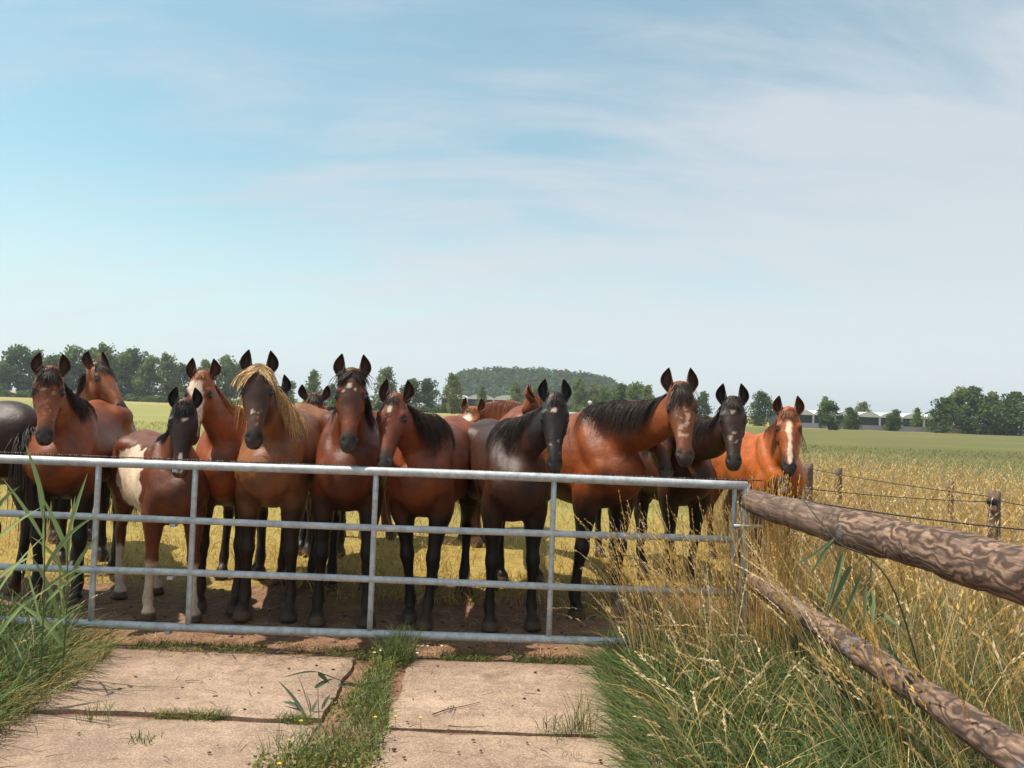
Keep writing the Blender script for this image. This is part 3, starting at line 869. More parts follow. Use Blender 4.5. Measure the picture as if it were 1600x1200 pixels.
def coat_material():
    N = NT('horse_coat')
    co = N.coords('Object')
    c = N.mix(1.0, N.attr(), (0.86, 0.74, 0.62, 1), 'MULTIPLY')
    big = N.noise(co, 7, 4, 0.6)
    fine = N.noise(N.coords('Object', (60, 60, 14)), 6, 3, 0.6)
    c = N.mix(1.0, c, N.ramp(big, [(0.28, (0.58, 0.56, 0.58)), (0.5, (0.95, 0.93, 0.92)), (0.74, (1.40, 1.30, 1.18))]), 'MULTIPLY')
    c = N.mix(1.0, c, N.ramp(fine, [(0.3, (0.70, 0.70, 0.70)), (0.7, (1.30, 1.28, 1.26))]), 'MULTIPLY')
    mid = N.noise(co, 11, 5, 0.65)
    dust = N.mrange(N.noise(co, 3.2, 5, 0.65), 0.58, 0.80, 0.0, 0.06)
    c = N.mix(dust, c, (0.30, 0.19, 0.11))
    hgt = N.math('ADD', N.math('MULTIPLY', fine, 0.18), N.math('MULTIPLY', mid, 0.9))
    b = N.bsdf(c, N.mrange(mid, 0.25, 0.75, 0.36, 0.54), 0.30, normal=N.bump(hgt, 0.50, 0.016))
    return N.finish(b)
def hair_material():
    N = NT('horse_hair')
    c = N.mix(1.0, N.attr(), N.ramp(N.noise(N.coords('Object'), 40, 2), [(0.3, (0.7, 0.7, 0.7)), (0.7, (1.3, 1.3, 1.3))]), 'MULTIPLY')
    return N.finish(N.bsdf(c, 0.55, 0.3))
def eye_material():
    N = NT('horse_eye')
    return N.finish(N.bsdf((0.008, 0.005, 0.004), 0.06, 0.6))
M_COAT, M_HAIR, M_EYE = coat_material(), hair_material(), eye_material()

COATS = {   # body, points (legs), muzzle, mane
    'bay':      dict(body=(0.215, 0.062, 0.017), leg=(0.012, 0.010, 0.010), muz=(0.040, 0.033, 0.032), mane=(0.030, 0.017, 0.012), face=(0.225, 0.070, 0.021)),
    'dark_bay': dict(body=(0.135, 0.037, 0.013), leg=(0.010, 0.009, 0.009), muz=(0.036, 0.030, 0.030), mane=(0.034, 0.017, 0.011), face=(0.21, 0.060, 0.018)),
    'brown':    dict(body=(0.060, 0.022, 0.011), leg=(0.010, 0.009, 0.009), muz=(0.032, 0.027, 0.027), mane=(0.032, 0.016, 0.011), face=(0.035, 0.018, 0.014)),
    'black':    dict(body=(0.034, 0.015, 0.009), leg=(0.008, 0.007, 0.008), muz=(0.028, 0.024, 0.024), mane=(0.026, 0.015, 0.011), face=(0.014, 0.011, 0.011)),
    'chestnut': dict(body=(0.40, 0.105, 0.018), leg=(0.13, 0.05, 0.02), muz=(0.10, 0.055, 0.045), mane=(0.20, 0.065, 0.022), face=(0.26, 0.078, 0.021)),
    'liver':    dict(body=(0.27, 0.125, 0.060), leg=(0.030, 0.018, 0.013), muz=(0.042, 0.034, 0.032), mane=(0.72, 0.47, 0.22), face=(0.085, 0.042, 0.028)),
    'pinto':    dict(body=(0.150, 0.047, 0.020), leg=(0.045, 0.022, 0.015), muz=(0.10, 0.05, 0.035), mane=(0.014, 0.010, 0.010), face=(0.018, 0.012, 0.012)),
}
WHITE = np.array((0.86, 0.78, 0.69))

def build_horse(sp):
    s = sp.get('scale', 1.0)
    h = sp.get('vox', 0.0146)
    coat = dict(COATS[sp['coat']]); coat.update(sp.get('tones', {}))
    head_yaw = math.radians(sp['yaw'])          # body heading, world, counted from +X
    F = np.array(sp['front'], float)            # world ground point between the fore hooves
    fwd_w = np.array([math.cos(head_yaw), math.sin(head_yaw), 0.0])
    root = F - fwd_w * 0.58 * s; root[2] = 0.0
    def to_local(Pw):
        d = np.asarray(Pw, float) - root
        return np.array([d[0] * fwd_w[0] + d[1] * fwd_w[1], -d[0] * fwd_w[1] + d[1] * fwd_w[0], d[2]]) / s
    poll = to_local(sp['poll'])
    # head frame: yaw (0 = looks at the camera's standpoint, positive = to picture right), pitch = degrees below level
    hy, hp = math.atan2(-sp['poll'][1], -sp['poll'][0]) + math.radians(sp['head_yaw']) - head_yaw, math.radians(sp['head_pitch'])
    hf = np.array([math.cos(hy), math.sin(hy), 0.0]); up = np.array([0, 0, 1.0])
    ax = hf * math.cos(hp) - up * math.sin(hp)
    fr = hf * math.sin(hp) + up * math.cos(hp)
    lt = np.cross(up, hf)
    rl = math.radians(sp.get('head_roll', 0))
    fr, lt = fr * math.cos(rl) + lt * math.sin(rl), lt * math.cos(rl) - fr * math.sin(rl)
    HF = np.stack([ax, lt, fr])
    HS = sp.get('head_scale', 1.0) * 0.885
    LW = sp.get('head_wide', 1.13 + 0.12 * ((sp.get('seed', 1) * 37) % 10) / 10)
    def hd(a, l, f): return poll + (ax * a + lt * l * LW + fr * f) * HS

    nb = np.array([0.46, 0, 1.29])
    ne = hd(0.055, 0, -0.115)
    L = np.linalg.norm(ne - nb)
    d0 = unit(np.array([0.62, 0.0, 0.62]) + 0.35 * (ne - nb) / L)
    d1 = unit((fr * 0.25 + -ax * 0.85 + 0.6 * unit(ne - nb)))
    c1, c2 = nb + d0 * L * 0.36, ne - d1 * L * 0.30
    T = np.linspace(0, 1, 9)[:, None]
    neck = (1 - T) ** 3 * nb + 3 * (1 - T) ** 2 * T * c1 + 3 * (1 - T) * T ** 2 * c2 + T ** 3 * ne
    NA = np.interp(T[:, 0], [0, .2, .4, .6, .8, 1], [.128, .108, .095, .086, .080, .075])
    NB = np.interp(T[:, 0], [0, .2, .4, .6, .8, 1], [.265, .230, .192, .162, .138, .116])
    NU = unit(np.array([0, 1, 0]) * (1 - T) + lt * T)

    lo = np.array([-0.95, -0.42, -0.03]); hi = np.array([0.95, 0.42, 1.70])
    hp_pts = np.stack([hd(a, l, f) for a in (-0.05, 0.68) for l in (-0.15, 0.15) for f in (0.06, -0.28)])
    allp = np.concatenate([neck - 0.2, neck + 0.2, hp_pts])
    lo = np.minimum(lo, allp.min(0)); hi = np.maximum(hi, allp.max(0))
    fx = sp.get('feet', {})
    for q in fx.values():
        pass
    lo[:2] -= 0.25; hi[:2] += 0.25
    G = Field(lo, hi, h)
    Y = np.array([0, 1.0, 0])
    belly = sp.get('belly', 1.0)
    TR = np.array([  # x, z centre, half width, half height
        [-0.80, 1.23, .08, .15], [-0.72, 1.245, .170, .255], [-0.56, 1.25, .238, .312], [-0.36, 1.235, .258, .310],
        [-0.12, 1.155, .262, .322], [0.12, 1.115, .258, .318], [0.32, 1.10, .232, .315], [0.48, 1.09, .205, .300],
        [0.62, 1.085, .188, .255], [0.73, 1.07, .155, .19], [0.79, 1.065, .10, .11]])
    pts = np.stack([TR[:, 0], 0 * TR[:, 0], TR[:, 1]], 1)
    G.loft(pts, TR[:, 2] * belly, TR[:, 3], Y, k=0.05, sub=7)
    G.loft([(-0.10, 0, 1.36), (0.12, 0, 1.355), (0.30, 0, 1.37), (0.44, 0, 1.37), (0.57, 0, 1.32)], [.15, .14, .115, .10, .09], [.13, .135, .17, .185, .16], Y, k=0.09, sub=5)
    G.loft(neck, NA, NB, NU, k=0.07, sub=4)
    for sd in (-1, 1):
        G.loft([(0.40, sd * .09, 1.40), (0.57, sd * .135, 1.22), (0.69, sd * .135, 1.06)], [.055, .072, .068], [.10, .12, .10], Y, k=0.045)
        G.ell((0.738, sd * .092, 1.06), (.085, .082, .130), k=0.025)
        G.ell((0.69, sd * .170, 1.09), (.065, .055, .085), k=0.035)
        G.ell((0.565, sd * .185, .90), (.085, .055, .12), k=0.04)
        G.ell((-0.27, sd * .15, .99), (.15, .075, .10), k=0.09)
        G.ell((-0.36, sd * .185, 1.40), (.16, .10, .11), k=0.08)
        G.ell((-0.64, sd * .15, 1.20), (.15, .115, .24), k=0.07)
        G.loft([(0.38, sd * .125, 1.46), (0.55, sd * .190, 1.26), (0.69, sd * .175, 1.06)], [.026, .030, .026], [.04, .045, .04], Y, k=0.06)
        G.ell((-0.33, sd * .225, 1.415), (.07, .05, .05), k=0.05)
        key = 'l' if sd > 0 else 'r'
        def leg(st, foot):
            st = np.array(st, float)
            P = np.stack([st[:, 0], sd * st[:, 1], st[:, 2]], 1)
            if foot is not None:
                w = np.clip(1 - st[:, 2] / 1.0, 0, 1)[:, None] ** 0.9
                P[:, :2] += w * foot / max(w.max(), 1e-3)
            return P, st[:, 3], st[:, 4]
        fl = [(0.60, .135, 1.06, .09, .14), (.54, .155, .92, .085, .130), (.55, .155, .76, .064, .090), (.56, .15, .60, .044, .052),
              (.567, .15, .515, .050, .056), (.557, .15, .44, .037, .043), (.552, .15, .33, .030, .037), (.552, .15, .225, .034, .041),
              (.555, .15, .18, .041, .047), (.580, .15, .115, .034, .037), (.598, .15, .08, .050, .055), (.612, .15, .01, .062, .072)]
        P, a, b = leg(fl, fx.get('f' + key)); G.loft(P, a * 1.12, b * 1.10, Y, k=0.035, cap=0.02)
        hl = [(-.50, .14, 1.27, .125, .21), (-.48, .165, 1.08, .120, .205), (-.47, .165, .93, .095, .16), (-.56, .155, .77, .060, .098),
              (-.655, .145, .66, .042, .070), (-.695, .142, .585, .047, .070), (-.69, .142, .50, .038, .051), (-.675, .145, .36, .032, .041),
              (-.665, .145, .24, .036, .043), (-.66, .145, .19, .042, .049), (-.635, .145, .12, .034, .038), (-.612, .145, .08, .050, .054), (-.597, .145, .01, .060, .068)]
        P, a, b = leg(hl, fx.get('h' + key)); G.loft(P, a * 1.08, b * 1.06, Y, k=0.035, cap=0.02)
    # head
    FC = np.array([[0.0, -.078, .066, .070], [.06, -.072, .084, .073], [.13, -.067, .093, .072], [.20, -.066, .092, .069], [.28, -.063, .072, .062],
                   [.36, -.059, .057, .056], [.44, -.056, .050, .053], [.50, -.058, .049, .054], [.555, -.063, .056, .054], [.595, -.070, .046, .042]])
    G.loft([hd(r[0], 0, r[1]) for r in FC], FC[:, 2] * HS * LW, FC[:, 3] * HS, lt, k=0.03)
    JW = np.array([[.08, -.165, .045, .06], [.17, -.172, .060, .076], [.25, -.162, .056, .068], [.34, -.135, .044, .048], [.44, -.112, .036, .034], [.53, -.113, .033, .028], [.572, -.113, .030, .024]])
    G.loft([hd(r[0], 0, r[1]) for r in JW], JW[:, 2] * HS * LW, JW[:, 3] * HS, lt, k=0.035)
    for sd in (-1, 1):
        G.ell(hd(.150, sd * .078, -.030), np.array((.030, .024, .024)) * HS, HF, k=0.010)            # brow
        G.ell(hd(.190, sd * .080, -.046), np.array((.036, .020, .028)) * HS, HF, k=0.012)            # lids
        G.ell(hd(.215, sd * .070, -.150), np.array((.075, .022, .065)) * HS, HF, k=0.02)             # jowl
        G.loft([hd(.23, sd * .078, -.085), hd(.30, sd * .063, -.082), hd(.38, sd * .050, -.078)], np.array([.012, .012, .009]) * HS, np.array([.012, .012, .009]) * HS, lt, k=0.015, sub=1)
        G.ell(hd(.550, sd * .037, -.042), np.array((.036, .024, .026)) * HS, HF, k=0.015)            # nostril wing
        nf = HF.copy()
        ca, sa = math.cos(0.5 * sd), math.sin(0.5 * sd)
        nf[0] = ax * ca - lt * sa * 0.8; nf[0] /= np.linalg.norm(nf[0]); nf[1] = np.cross(fr, nf[0]); nf[2] = np.cross(nf[0], nf[1])
        G.ell(hd(.548, sd * .040, -.012), np.array((.031, .017, .026)) * HS, nf, k=0.004, cut=True)   # nostril
        G.loft([hd(.60, sd * .012, -.094), hd(.57, sd * .04, -.092), hd(.52, sd * .052, -.090)], np.array([.005, .006, .004]) * HS, np.array([.005, .006, .004]) * HS, fr, k=0.006, sub=1, cut=True)
    G.ell(hd(.590, 0, -.064), np.array((.030, .043, .034)) * HS, HF, k=0.02)
    sl, P = G.block(lo, np.array([hi[0], hi[1], 0.06]))
    G.D[sl] = np.maximum(G.D[sl], (0.004 - P[..., 2]))
    V, Q = G.surface()
    V = relax(V, Q, 8)
    V = V + G.grad(V) * (0.012 * (fbm(V + 3, 7.0, 2) - 0.5) * smooth01(0.5, 0.8, V[:, 2]))[:, None]
    # ---- colours
    rel = (V - poll) / HS
    ha, hl_, hfz = rel @ ax, rel @ lt / LW, rel @ fr
    inhead = smooth01(-0.10, 0.03, ha) * smooth01(0.30, 0.20, np.abs(hl_)) * smooth01(-0.34, -0.24, hfz) * (ha < 0.75) * smooth01(0.16, 0.08, hfz)
    nz = fbm(V, 9.0, 3); nz2 = fbm(V + 7, 26.0, 2)
    C = np.tile(np.array(coat['body']), (len(V), 1))
    C *= (0.80 + 0.42 * fbm(V, 3.0, 3))[:, None]
    def over(c, w): 
        nonlocal C
        w = np.clip(w, 0, 1)[:, None]; C = C * (1 - w) + np.array(c) * w
    leg_shade_z = sp.get('leg_dark', 1.06)
    over(coat['leg'], smooth01(leg_shade_z, leg_shade_z - 0.34, V[:, 2] + 0.22 * (nz - 0.5)))  # dark points, carried up the lower chest partly as painted shade
    over(coat['face'], inhead * 0.9)
    dark = sp.get('face_dark', 0.0)
    if dark: over((0.016, 0.012, 0.013), inhead * dark * smooth01(0.07, 0.045, np.abs(hl_)) * smooth01(-0.10, -0.04, hfz) * smooth01(0.42, 0.30, ha))
    over(coat['muz'], inhead * smooth01(0.40, 0.56, ha + 0.20 * (nz - 0.5)))
    over((0.006, 0.005, 0.005), inhead * smooth01(.030, .024, np.sqrt((ha - .548) ** 2 + ((np.abs(hl_) - .040) * 1.5) ** 2 + ((hfz + .018) * 1.1) ** 2)))
    over((0.13, 0.10, 0.085), inhead * 0.55 * smooth01(.585, .605, ha) * smooth01(.4, .6, nz2))
    # eyelids darker skin
    ed = np.sqrt((ha - .190) ** 2 + (np.abs(hl_) - .086) ** 2 + (hfz + .036) ** 2)
    over((0.014, 0.011, 0.011), inhead * smooth01(.040, .029, ed) * 0.9)
    for mk in sp.get('marks', []):
        kind = mk[0]
        if kind == 'star':       # centre along the face, lateral, half length, half width
            _, a0, l0, ra, rw = mk
            q = np.sqrt(((ha - a0) / ra) ** 2 + ((hl_ - l0) / rw) ** 2) + 0.9 * (nz2 - 0.5)
            over(WHITE, inhead * (hfz > -0.07) * smooth01(1.15, 0.85, q))
        elif kind == 'blaze':    # list of (a, lateral, halfwidth)
            k = np.array(mk[1]); c0 = np.interp(ha, k[:, 0], k[:, 1]); w0 = np.interp(ha, k[:, 0], k[:, 2])
            inside = (w0 - np.abs(hl_ - c0)) + 0.022 * (nz2 - 0.5)
            over(WHITE, inhead * (hfz > -0.085) * smooth01(-0.003, 0.004, inside) * (ha > k[0, 0]) * (ha < k[-1, 0]))
        elif kind == 'flecks':
            _, a0, a1, wd, th, tone = mk
            q = fbm(V * np.array([1, 1, 1]) + 31, 38.0, 2)
            over(tone, inhead * smooth01(th, th + 0.06, q) * (hfz > -0.08) * smooth01(wd, wd * 0.7, np.abs(hl_)) * smooth01(a0 - .02, a0 + .02, ha) * smooth01(a1 + .02, a1 - .02, ha))
        elif kind == 'sock':     # side sign of y, sign of x, top height
            _, sx, sy, top = mk
            over(WHITE * 0.85, (np.sign(V[:, 0]) == sx) * (np.sign(V[:, 1]) == sy) * smooth01(top, top - 0.05, V[:, 2] + 0.10 * (nz - 0.5)))
        elif kind == 'patch':    # body patch centre, radii
            _, c, r = mk
            q = np.sqrt((((V - np.array(c)) / np.array(r)) ** 2).sum(1)) + 0.7 * (nz - 0.5) + 0.25 * (nz2 - 0.5)
            over(WHITE * 1.02, smooth01(1.04, 0.98, q) * (1 - inhead))
        elif kind == 'tone':     # soft change of tone on the trunk
            _, c, r, col, amt = mk
            q = np.sqrt((((V - np.array(c)) / np.array(r)) ** 2).sum(1))
            over(col, amt * smooth01(1.2, 0.4, q) * (1 - inhead))
    hoof = sp.get('hoof', (0.10, 0.072, 0.055))
    over(hoof, smooth01(0.085, 0.070, V[:, 2]))
    over((0.16, 0.105, 0.07), 0.5 * smooth01(0.25, 0.0, V[:, 2]) * smooth01(0.4, 0.7, nz))
    # ---- ears, joined into the same skin
    allV, allQ, allC = [V], [Q], [C]
    nv = len(V)
    ears = sp.get('ears', (((sp.get('seed', 1) * 13) % 10) / 40 - 0.10, ((sp.get('seed', 1) * 29) % 10) / 40 - 0.10))
    for sd, tw in ((-1, ears[0]), (1, ears[1])):
        base = hd(0.020, sd * 0.060, -0.070)
        ed_ = unit(-ax * 0.55 + up * 0.75 + lt * sd * (0.24 + tw) + fr * 0.10)
        op = fr * 0.75 + hf * 0.6 + lt * sd * 0.45; op = unit(op - ed_ * (op @ ed_))     # where the opening looks
        sdv = np.cross(ed_, op)
        LE = 0.186 * HS * sp.get('ear_len', 1.0); nvv, nuu = 13, 11
        vv = np.linspace(0, 1, nvv); uu = np.linspace(-1, 1, nuu)
        wid = np.interp(vv, [0, .15, .35, .55, .75, .9, 1], [.028, .038, .047, .046, .036, .020, .003]) * HS
        ang = np.interp(vv, [0, .2, .45, 1], [2.9, 2.35, 1.7, 1.25])
        cen = base + ed_ * (LE * vv)[:, None] + op * (-0.010 * np.sin(vv * 2.6) + 0.016 * vv ** 3)[:, None]
        cen = cen + lt * sd * (0.016 * np.sin(vv * 2.4) - 0.040 * vv ** 3)[:, None]
        for layer in (0, 1):
            rr = wid * (1.0 if layer == 0 else 0.84)
            th = ang[:, None] * uu[None, :]
            pt = cen[:, None, :] + (rr[:, None] * np.sin(th))[..., None] * sdv * 1.0 - (rr[:, None] * (np.cos(th)) - 0.004 * layer)[..., None] * op
            I = nv + np.arange(nvv * nuu).reshape(nvv, nuu)
            q = np.stack([I[:-1, :-1], I[:-1, 1:], I[1:, 1:], I[1:, :-1]], -1).reshape(-1, 4)
            if layer == 1: q = q[:, ::-1]; inner = I
            else: outer = I
            allV.append(pt.reshape(-1, 3)); allQ.append(q)
            cc = np.tile(np.array(coat['face'] if layer == 0 else np.array(coat['face']) * 0.25 + 0.010), (nvv * nuu, 1))
            edge = np.tile(np.abs(uu) > 0.85, nvv) | np.repeat(vv > 0.8, nuu)
            cc[edge] = np.array(sp.get('ear_edge', coat['mane'] if sp['coat'] not in ('liver', 'chestnut') else coat['leg']))
            allC.append(cc); nv += nvv * nuu
        for col in (0, -1):
            allQ.append(np.stack([outer[:-1, col], outer[1:, col], inner[1:, col], inner[:-1, col]], -1))
    V2 = np.concatenate(allV) * s
    root_o = empty('horse', root, head_yaw)
    tag(root_o, sp['label'], 'horse', 'horses gathered behind the gate')
    body = np_mesh('body', V2, np.concatenate(allQ), M_COAT, root_o, True, np.concatenate(allC))
    # ---- eyes
    for sd in (-1, 1):
        c = hd(.191, sd * .0835, -.040)
        th = np.linspace(0, math.pi, 9); ph = np.linspace(0, 2 * math.pi, 13)[:-1]
        S = np.stack([np.outer(np.sin(th), np.cos(ph)), np.outer(np.sin(th), np.sin(ph)), np.outer(np.cos(th), np.ones(12))], -1).reshape(-1, 3)
        E = c + (S * np.array([.025, .018, .019])) @ HF * HS
        I = np.arange(9 * 12).reshape(9, 12)
        q = np.stack([I[:-1], np.roll(I[:-1], -1, 1), np.roll(I[1:], -1, 1), I[1:]], -1).reshape(-1, 4)[:, ::-1]
        np_mesh('eye', E * s, q, M_EYE, root_o)
    # ---- mane and forelock
    r = np.random.default_rng(sp.get('seed', 1))
    mc = np.array(coat['mane'])
    def hair(name, P0, d0, ln, rad, **kw):
        Vh, Qh, t, ii = strands(G, P0, d0, ln, rad, seed=sp.get('seed', 1), **kw)
        var = (0.35 + 1.5 * r.random(len(P0)) ** 1.6)[ii]
        col = mc[None] * var[:, None] * (0.8 + 0.35 * t[:, None])
        np_mesh(name, Vh * s, Qh, M_HAIR, root_o, True, col)
    nm = sp.get('mane_n', 720 if sp.get('vox', 0) < 0.0155 else 320)
    ml = sp.get('mane_len', 0.30) * 0.82
    t = np.clip(r.random(nm) * 0.99 + 0.06, 0, 1)
    cv = np.stack([np.interp(t, T[:, 0], neck[:, k]) for k in range(3)], 1)
    tg = unit(np.stack([np.interp(t, T[:, 0], np.gradient(neck[:, k])) for k in range(3)], 1))
    uu = unit(np.stack([np.interp(t, T[:, 0], NU[:, k]) for k in range(3)], 1))
    vv = unit(np.cross(tg, uu)); vv = np.where((vv[:, 2] < 0)[:, None], -vv, vv)
    crest = cv + vv * (np.interp(t, T[:, 0], NB) - 0.015)[:, None]
    sidev = sp.get('mane_side', 1)
    sgn = np.where(r.random(nm) < 0.92, sidev, -sidev) if sidev else np.where(r.random(nm) < .5, 1, -1)
    P0 = crest + uu * (r.normal(size=nm) * 0.010)[:, None]
    hair('mane', P0, vv * 0.10 + uu * sgn[:, None] * 1.0 + r.normal(size=(nm, 3)) * 0.15, ml * (0.6 + 0.6 * r.random(nm)) * (0.75 + 0.35 * np.sin(t * 3)),
         0.0011 + 0.0015 * r.random(nm), grav=0.60, stiff=0.62, clear=0.006)
    nfk = sp.get('forelock_n', 260)
    if nfk:
        a0 = 0.015 + r.normal(size=nfk) * 0.018; l0 = r.normal(size=nfk) * 0.022
        P0 = np.stack([hd(a, l, 0.0) for a, l in zip(a0, l0)])
        sp_l = sp.get('forelock_spread', 0.35)
        part = sp.get('forelock_part', 0.0) * np.where(l0 > 0, 1, -1)
        d0 = ax[None] * (0.9 - 0.35 * abs(sp.get('forelock_part', 0.0))) + fr[None] * 0.05 + lt[None] * (l0 / 0.022 * sp_l + r.normal(size=nfk) * 0.12 + part + sp.get('forelock_side', 0.0))[:, None]
        hair('forelock', P0, d0, sp.get('forelock_len', 0.20) * (0.55 + 0.6 * r.random(nfk)), 0.0018 + 0.0014 * r.random(nfk), grav=0.30, stiff=0.85, clear=0.006)
    if sp.get('tail', True):
        nt = 220
        P0 = np.array([-0.79, 0, 1.34]) + r.normal(size=(nt, 3)) * np.array([.015, .028, .03])
        hair('tail', P0, np.array([-0.55, 0, -0.6]) + r.normal(size=(nt, 3)) * np.array([.1, .2, .2]), 0.80 * (0.6 + 0.5 * r.random(nt)), 0.003 + 0.003 * r.random(nt),
             steps=8, grav=0.5, stiff=0.75, clear=0.012)
    return root_o
# ------------------------------------------------------------------ the herd
def heading(F, rump_px, L):
    best = None
    for a in np.linspace(-80, 80, 321):
        ar = math.radians(a)
        X, Yy = F[0] - L * math.sin(ar), F[1] + L * math.cos(ar)
        e = abs(X / Yy * 1200 + 800 - rump_px)
        if best is None or e < best[0]: best = (e, a)
    return -90 + best[1]
def horse(label, coat, front, poll, depth, rump=None, yaw=None, scale=1.0, feet=None, **kw):
    """front: photograph pixel between the fore hooves; poll: pixel between the ears; depth: metres to the poll"""
    F = on_ground(*front)
    if yaw is None: yaw = heading(F, rump, 1.25 * scale)
    sp = dict(label=label, coat=coat, yaw=yaw, front=F, poll=at_depth(*poll, depth), scale=scale, seed=abs(int(front[0])) + 1, **kw)
    yr = math.radians(yaw); f = np.array([math.cos(yr), math.sin(yr)]); l = np.array([-f[1], f[0]])
    root = F[:2] - f * 0.58 * scale
    off = {}
    r = np.random.default_rng(abs(int(front[0])) + 50)
    if feet:
        for key, px in zip(('fr', 'fl'), feet):
            w = on_ground(*px)[:2] - root
            q = np.array([w @ f, w @ l]) / scale - np.array([0.61, 0.15 if key == 'fl' else -0.15])
            n = np.linalg.norm(q)
            off[key] = q * min(1, 0.26 / max(n, 1e-6))
    else:
        off['fr'] = r.uniform(-1, 1, 2) * (0.09, 0.03); off['fl'] = r.uniform(-1, 1, 2) * (0.09, 0.03)
    off['hr'] = r.uniform(-1, 1, 2) * (0.14, 0.03) + np.array((0.06, 0)); off['hl'] = r.uniform(-1, 1, 2) * (0.14, 0.03) + np.array((0.06, 0))
    sp['feet'] = off
    return build_horse(sp)

FLECK = (0.42, 0.33, 0.27)
horse('black horse at the left edge showing only its rump and hind legs', 'black', (-108, 905), (-190, 568), 7.1, yaw=150, scale=1.0, head_yaw=-110, head_pitch=40, vox=0.023, tail=True)
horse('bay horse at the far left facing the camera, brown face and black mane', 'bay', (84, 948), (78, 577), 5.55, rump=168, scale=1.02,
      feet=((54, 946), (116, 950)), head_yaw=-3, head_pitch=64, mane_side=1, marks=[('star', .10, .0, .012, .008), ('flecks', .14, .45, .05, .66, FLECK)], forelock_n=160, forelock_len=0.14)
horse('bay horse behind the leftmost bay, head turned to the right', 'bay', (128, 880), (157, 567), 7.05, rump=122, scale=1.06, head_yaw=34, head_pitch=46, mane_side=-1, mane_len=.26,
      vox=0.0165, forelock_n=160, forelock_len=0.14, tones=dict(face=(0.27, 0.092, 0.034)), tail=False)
horse('small pinto foal with dark head and white patch on its side', 'pinto', (266, 972), (288, 629), 5.36, rump=226, scale=0.87, head_scale=1.08, feet=((231, 970), (303, 974)), head_yaw=-4, head_pitch=70,
      mane_side=-1, mane_len=.2, forelock_n=120, forelock_len=.10, leg_dark=0.6, ear_len=.95,
      marks=[('star', .15, .004, .012, .016), ('star', .143, .018, .008, .010), ('blaze', [(.43, 0, .002), (.50, 0, .012), (.60, 0, .02)]), ('patch', (0.02, -0.26, 1.12), (.34, .22, .34)), ('patch', (-0.1, 0.2, 1.3), (.2, .2, .3)),
             ('sock', 1, -1, .52), ('sock', 1, 1, .50), ('sock', -1, -1, .5), ('sock', -1, 1, .45)])
horse('chestnut horse with broad crooked white blaze behind the pinto foal', 'chestnut', (342, 955), (314, 583), 5.72, rump=395, scale=1.0, head_yaw=-14, head_pitch=64, mane_side=1, mane_len=.30,
      forelock_n=50, forelock_len=.06, tones=dict(mane=(0.36, 0.135, 0.042), leg=(.035, .018, .012), body=(.30, .080, .018)), ear_edge=(.03, .014, .01),
      marks=[('blaze', [(.05, -.02, .012), (.09, -.028, .050), (.17, -.020, .052), (.24, .015, .034), (.40, .025, .022), (.56, .02, .022)])])
horse('dark liver horse with long flaxen mane and forelock', 'liver', (414, 971), (404, 574), 5.32, rump=484, scale=1.04, feet=((378, 970), (450, 971)), head_yaw=-3, head_pitch=66, mane_side=1, mane_n=900,
      mane_len=.40, forelock_n=200, forelock_len=.165, forelock_spread=.25, forelock_part=1.0, face_dark=.45, leg_dark=1.0, marks=[('flecks', .16, .46, .045, .66, FLECK), ('star', .36, -.018, .016, .012)])
horse('starred dark bay facing straight ahead behind the centre of the gate', 'dark_bay', (534, 979), (550, 580), 5.28, rump=560, scale=1.04, feet=((494, 978), (572, 980)), head_yaw=-1, head_pitch=64, mane_side=1,
      forelock_n=220, forelock_len=.13, forelock_spread=.4, forelock_part=.9, face_dark=.6, marks=[('star', .125, -.010, .030, .016), ('star', .16, -.045, .012, .007), ('star', .15, .022, .012, .006)])
horse('reddish bay with diamond star, head turned slightly left', 'dark_bay', (650, 979), (615, 618), 5.36, rump=716, scale=1.0, feet=((640, 973), (662, 985)), head_yaw=-13, head_pitch=62, mane_side=1, mane_len=.42,
      forelock_n=60, forelock_len=.06, tones=dict(face=(.17, .048, .020), body=(.20, .056, .018)), marks=[('star', .125, -.010, .034, .013), ('flecks', .50, .60, .05, .68, FLECK)])
horse('black horse with small white star and rump turned left', 'black', (798, 985), (868, 618), 5.38, rump=762, scale=0.99, feet=((765, 987), (832, 985)), head_yaw=3, head_pitch=66, mane_side=-1, mane_len=.42,
      forelock_n=60, forelock_len=.08, leg_dark=1.0, tones=dict(body=(.050, .019, .010)), marks=[('star', .125, -.004, .014, .022), ('sock', -1, -1, .24), ('flecks', .3, .5, .05, .70, FLECK)])
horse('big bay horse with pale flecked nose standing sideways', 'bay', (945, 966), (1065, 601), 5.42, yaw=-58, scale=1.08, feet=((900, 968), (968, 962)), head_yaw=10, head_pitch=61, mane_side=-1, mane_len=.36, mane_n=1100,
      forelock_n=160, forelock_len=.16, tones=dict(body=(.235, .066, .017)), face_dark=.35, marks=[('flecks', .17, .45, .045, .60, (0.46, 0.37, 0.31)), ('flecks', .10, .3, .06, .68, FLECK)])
horse('dark horse with small oval star right of the big bay', 'brown', (1068, 930), (1146, 623), 5.75, rump=985, scale=1.0, head_yaw=4, head_pitch=63, mane_side=-1, mane_len=.3, forelock_n=120, forelock_len=.09,
      marks=[('star', .125, -.004, .022, .012), ('flecks', .26, .48, .05, .64, FLECK)])
horse('chestnut horse with straight white blaze at the right end', 'chestnut', (1215, 905), (1233, 640), 6.05, rump=1128, scale=0.97, head_yaw=3, head_pitch=62, mane_side=-1, mane_len=.3, forelock_n=120, forelock_len=.10,
      tones=dict(body=(.46, .125, .020), muz=(.022, .017, .016), face=(.31, .088, .022)), marks=[('blaze', [(.09, .0, .004), (.13, .0, .026), (.20, .0, .024), (.30, .004, .013), (.47, .006, .017), (.545, .006, .014)])])
